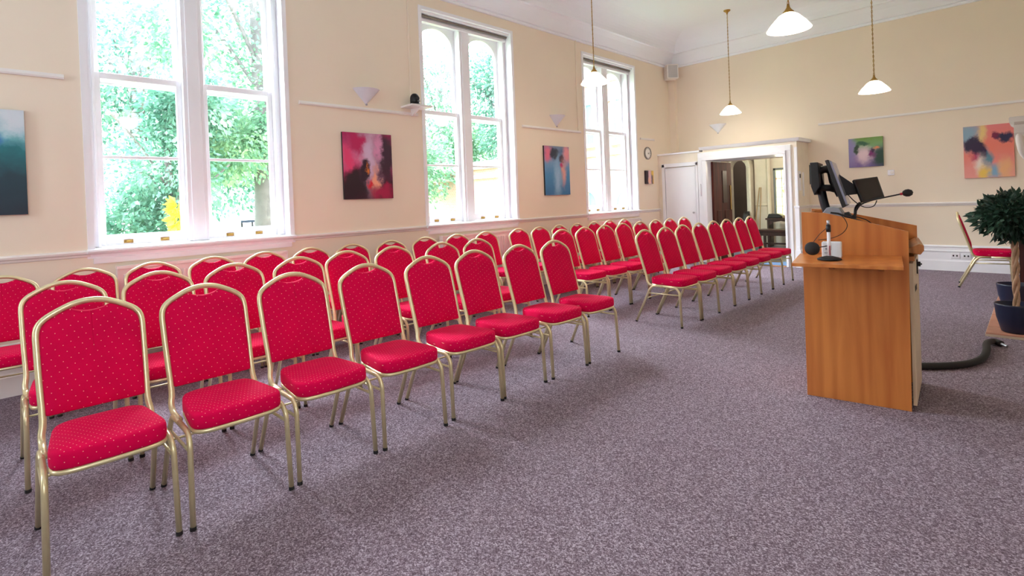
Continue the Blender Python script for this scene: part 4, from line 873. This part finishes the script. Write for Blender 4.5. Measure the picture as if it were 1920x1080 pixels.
# ------------------------------------------------------------------ outdoors
GZ = -0.6
struct(MB().box(-60, -0.34, -30, 60, GZ-0.2, GZ).build('ground', mat('lawn', (120, 146, 84), 0.9, var=(3, 0.2))), 'lawn outside the windows')
LEAFS = [leaf_mat('leaf_dark_green', ((52, 98, 82), (96, 144, 124), (164, 198, 178))), leaf_mat('leaf_mid_green', ((78, 124, 100), (124, 166, 136), (180, 206, 162))), leaf_mat('leaf_yellow', ((150, 180, 70), (220, 210, 60), (245, 190, 50)))]
M_trunk = mat('grey_tree_bark', (106, 100, 102), 0.9, bump=(12, 0.8), var=(8, 0.2))
def tree(x, y, h, blobs, mt, n, size, label, tr_=0.15, cat='tree', name='garden_tree'):
    t = thing(name, label, cat, (x, y, GZ), 0, 'trees and shrubs outside the windows')
    m = MB(); m.tube(curve_pts([(0, 0, 0), (0.05, 0.04, h*0.3), (-0.04, 0.05, h*0.55), (0, 0, h*0.8)], 5), tr_, 10, taper=[1.25-0.05*i for i in range(16)])
    for a in range(5):
        q = a*1.3; m.tube(curve_pts([(0, 0, h*(0.35+0.06*a)), (0.5*math.cos(q)*h*0.2, 0.5*math.sin(q)*h*0.2, h*(0.5+0.06*a)), (math.cos(q)*h*0.22, math.sin(q)*h*0.22, h*(0.62+0.06*a))], 4), tr_*0.2, 6)
    m.build('trunk', M_trunk, t, smooth=True)
    lf = MB(); leaf_cloud(lf, blobs, n, size, shell=0.25, asp=0.6); lf.build('foliage', mt, t)
tree(-3.9, 2.0, 4.0, [((0, 0, 2.6), (1.1, 0.8, 1.1)), ((0.1, -0.5, 1.7), (0.8, 0.7, 0.8)), ((0.2, 0.3, 3.6), (0.8, 0.7, 0.6))], LEAFS[0], 12000, 0.09, 'dense dark green shrub-like tree low outside the left half of nearest window', 0.08)
tree(-4.8, 3.78, 8.0, [((0, 0.6, 4.3), (1.6, 1.3, 1.5)), ((-0.8, -1.2, 5.4), (1.6, 1.4, 1.5)), ((0.2, -0.6, 3.2), (1.2, 1.0, 0.8)), ((0, 0.8, 6.0), (1.8, 1.5, 1.3))], LEAFS[1], 16000, 0.11, 'broad pale green tree with thick grey trunk outside right half of nearest window', 0.2)
tree(-9.6, 2.6, 9.0, [((0, 0, 5.4), (2.4, 2.4, 2.6)), ((0, 1.8, 3.6), (2.0, 1.8, 1.8)), ((0, -2.2, 4.4), (2.0, 1.8, 2.2))], LEAFS[0], 16000, 0.15, 'tall bluish green tree farther back behind nearest window', 0.2)
tree(-2.42, 1.79, 2.0, [((0, 0, 1.85), (0.10, 0.10, 0.13)), ((0.02, 0.0, 2.02), (0.07, 0.07, 0.09))], LEAFS[2], 160, 0.11, 'small bright yellow-leaved shrub low outside nearest window', 0.03, 'shrub', 'garden_shrub')
tree(-9.4, 8.2, 8.0, [((0, 0, 4.6), (2.2, 2.0, 2.4)), ((0.5, 1.8, 3.2), (1.6, 1.6, 1.6))], LEAFS[1], 11000, 0.15, 'light green tree outside between nearest and middle windows', 0.18)
tree(-11.9, 13.8, 8.5, [((0.6, -0.3, 6.6), (2.6, 1.8, 2.4)), ((1.2, 0.2, 4.2), (1.4, 1.2, 1.2)), ((-1.6, 0.3, 4.6), (1.8, 1.2, 1.6))], LEAFS[1], 14000, 0.15, 'feathery green tree rising above the brick wall outside middle window', 0.22)
tree(-8.2, 14.0, 9.0, [((0, 0, 6.4), (1.8, 1.5, 1.8)), ((0.3, 0, 4.4), (1.5, 1.2, 1.2))], LEAFS[0], 11000, 0.15, 'dark-trunked tree behind the brick wall outside right half of middle window', 0.24)
tree(-3.55, 6.1, 2.2, [((0, 0, 1.6), (0.45, 0.4, 0.5))], LEAFS[2] if False else LEAFS[1], 700, 0.10, 'low green bush outside just past the nearest window', 0.03, 'shrub', 'garden_shrub')
# brick garden wall with stone coping, and the gothic brick wing behind the farthest window
x = Mat('pale_pink_brick'); tcx = x.new('ShaderNodeTexCoord'); mp = x.new('ShaderNodeMapping'); mp.inputs['Rotation'].default_value = (PI/2, 0, 0); bk = x.new('ShaderNodeTexBrick')
bk.inputs['Scale'].default_value = 4.5; bk.inputs['Color1'].default_value = (*lin((188, 140, 130)), 1); bk.inputs['Color2'].default_value = (*lin((198, 154, 146)), 1); bk.inputs['Mortar'].default_value = (*lin((206, 192, 186)), 1); bk.inputs['Mortar Size'].default_value = 0.012
x.link(tcx.outputs['Object'], mp.inputs[0]); x.link(mp.outputs[0], bk.inputs['Vector']); x.link(bk.outputs['Color'], x.b.inputs['Base Color']); x.b.inputs['Roughness'].default_value = 0.85
M_brick = x.m; M_cop = mat('weathered_stone', (196, 190, 180), 0.8, var=(6, 0.1))
t = thing('garden_wall', 'pale brick garden wall with two stone coping bands outside middle window', 'wall', (0, 11.4, GZ))
MB().box(-14, -4.35, 0, 0.35, 0, 3.1).build('brickwork', M_brick, t)
MB().prism([(-0.12, 3.02), (-0.1, 3.0), (0.42, 3.0), (0.45, 3.05), (0.18, 3.28)], 'x', -14, -4.32).build('coping', M_cop, t); MB().prism([(-0.07, 3.32-0.62), (0.0, 3.32-0.62), (0.0, 3.32-0.5), (-0.03, 3.32-0.5)], 'x', -14, -4.35).build('string_course', M_cop, t)
t = thing('brick_wing', 'pink brick and pale stone gothic wing with arched windows outside farthest window', 'building', (0, 12.2, GZ))
MB().box(-4.3, -1.4, 0, 4.0, 0, 9.0).build('brickwork', M_brick, t)
m = MB()
for zz in (1.6, 3.1, 4.55): m.box(-4.34, -1.4, -0.09, 0, zz, zz+0.14)
m.box(-4.4, -4.0, -0.12, 0.0, 0, 9.0); m.build('stone_bands', M_cop, t)
M_dkglass = mat('pale_blue_dark_glass', (110, 140, 160), 0.1)
for cx in (-3.3, -2.1):
    for z0 in (0.9, 3.45, 5.2):
        wv = MB(); rr = 0.34; n = 12
        pts = [(cx-rr, z0), (cx-rr, z0+0.85)]+[(cx-rr*math.cos(PI*k/n), z0+0.85+rr*1.25*math.sin(PI*k/n)) for k in range(1, n)]+[(cx+rr, z0+0.85), (cx+rr, z0)]
        path = [Vector((px, -0.04, pz)) for px, pz in pts]
        wv.tube(path, 0.075, 6); wv.box(cx-0.03, cx+0.03, -0.08, 0.0, z0, z0+1.2); wv.box(cx-rr-0.1, cx+rr+0.1, -0.14, 0.0, z0-0.1, z0)
        fo = wv.build('stone_window', M_cop, t)
        MB().prism([(q[0], q[1]) for q in pts], 'y', -0.03, -0.01).build('pane', M_dkglass, fo)
dp = MB().tube([(-3.75, 11.97, GZ), (-3.75, 11.97, 5.0)], 0.06, 10); tag(dp.build('drainpipe', mat('blue_grey_iron', (120, 150, 160), 0.5)), 'blue-grey drainpipe on the brick wing outside farthest window', 'pipe')
t = thing('iron_railing', 'dark blue iron railing low outside beside the grey tree trunk', 'railing', (-5.4, 3.55, GZ))
MB().box(-0.02, 0.02, 0.0, 0.62, 1.72, 1.77).build('top_rail', mat('dark_blue_iron', (50, 64, 90), 0.5), t)
for k in range(4): MB().box(-0.015, 0.015, 0.0+k*0.2, 0.03+k*0.2, 0.0, 1.73).build('post', M_black, t)
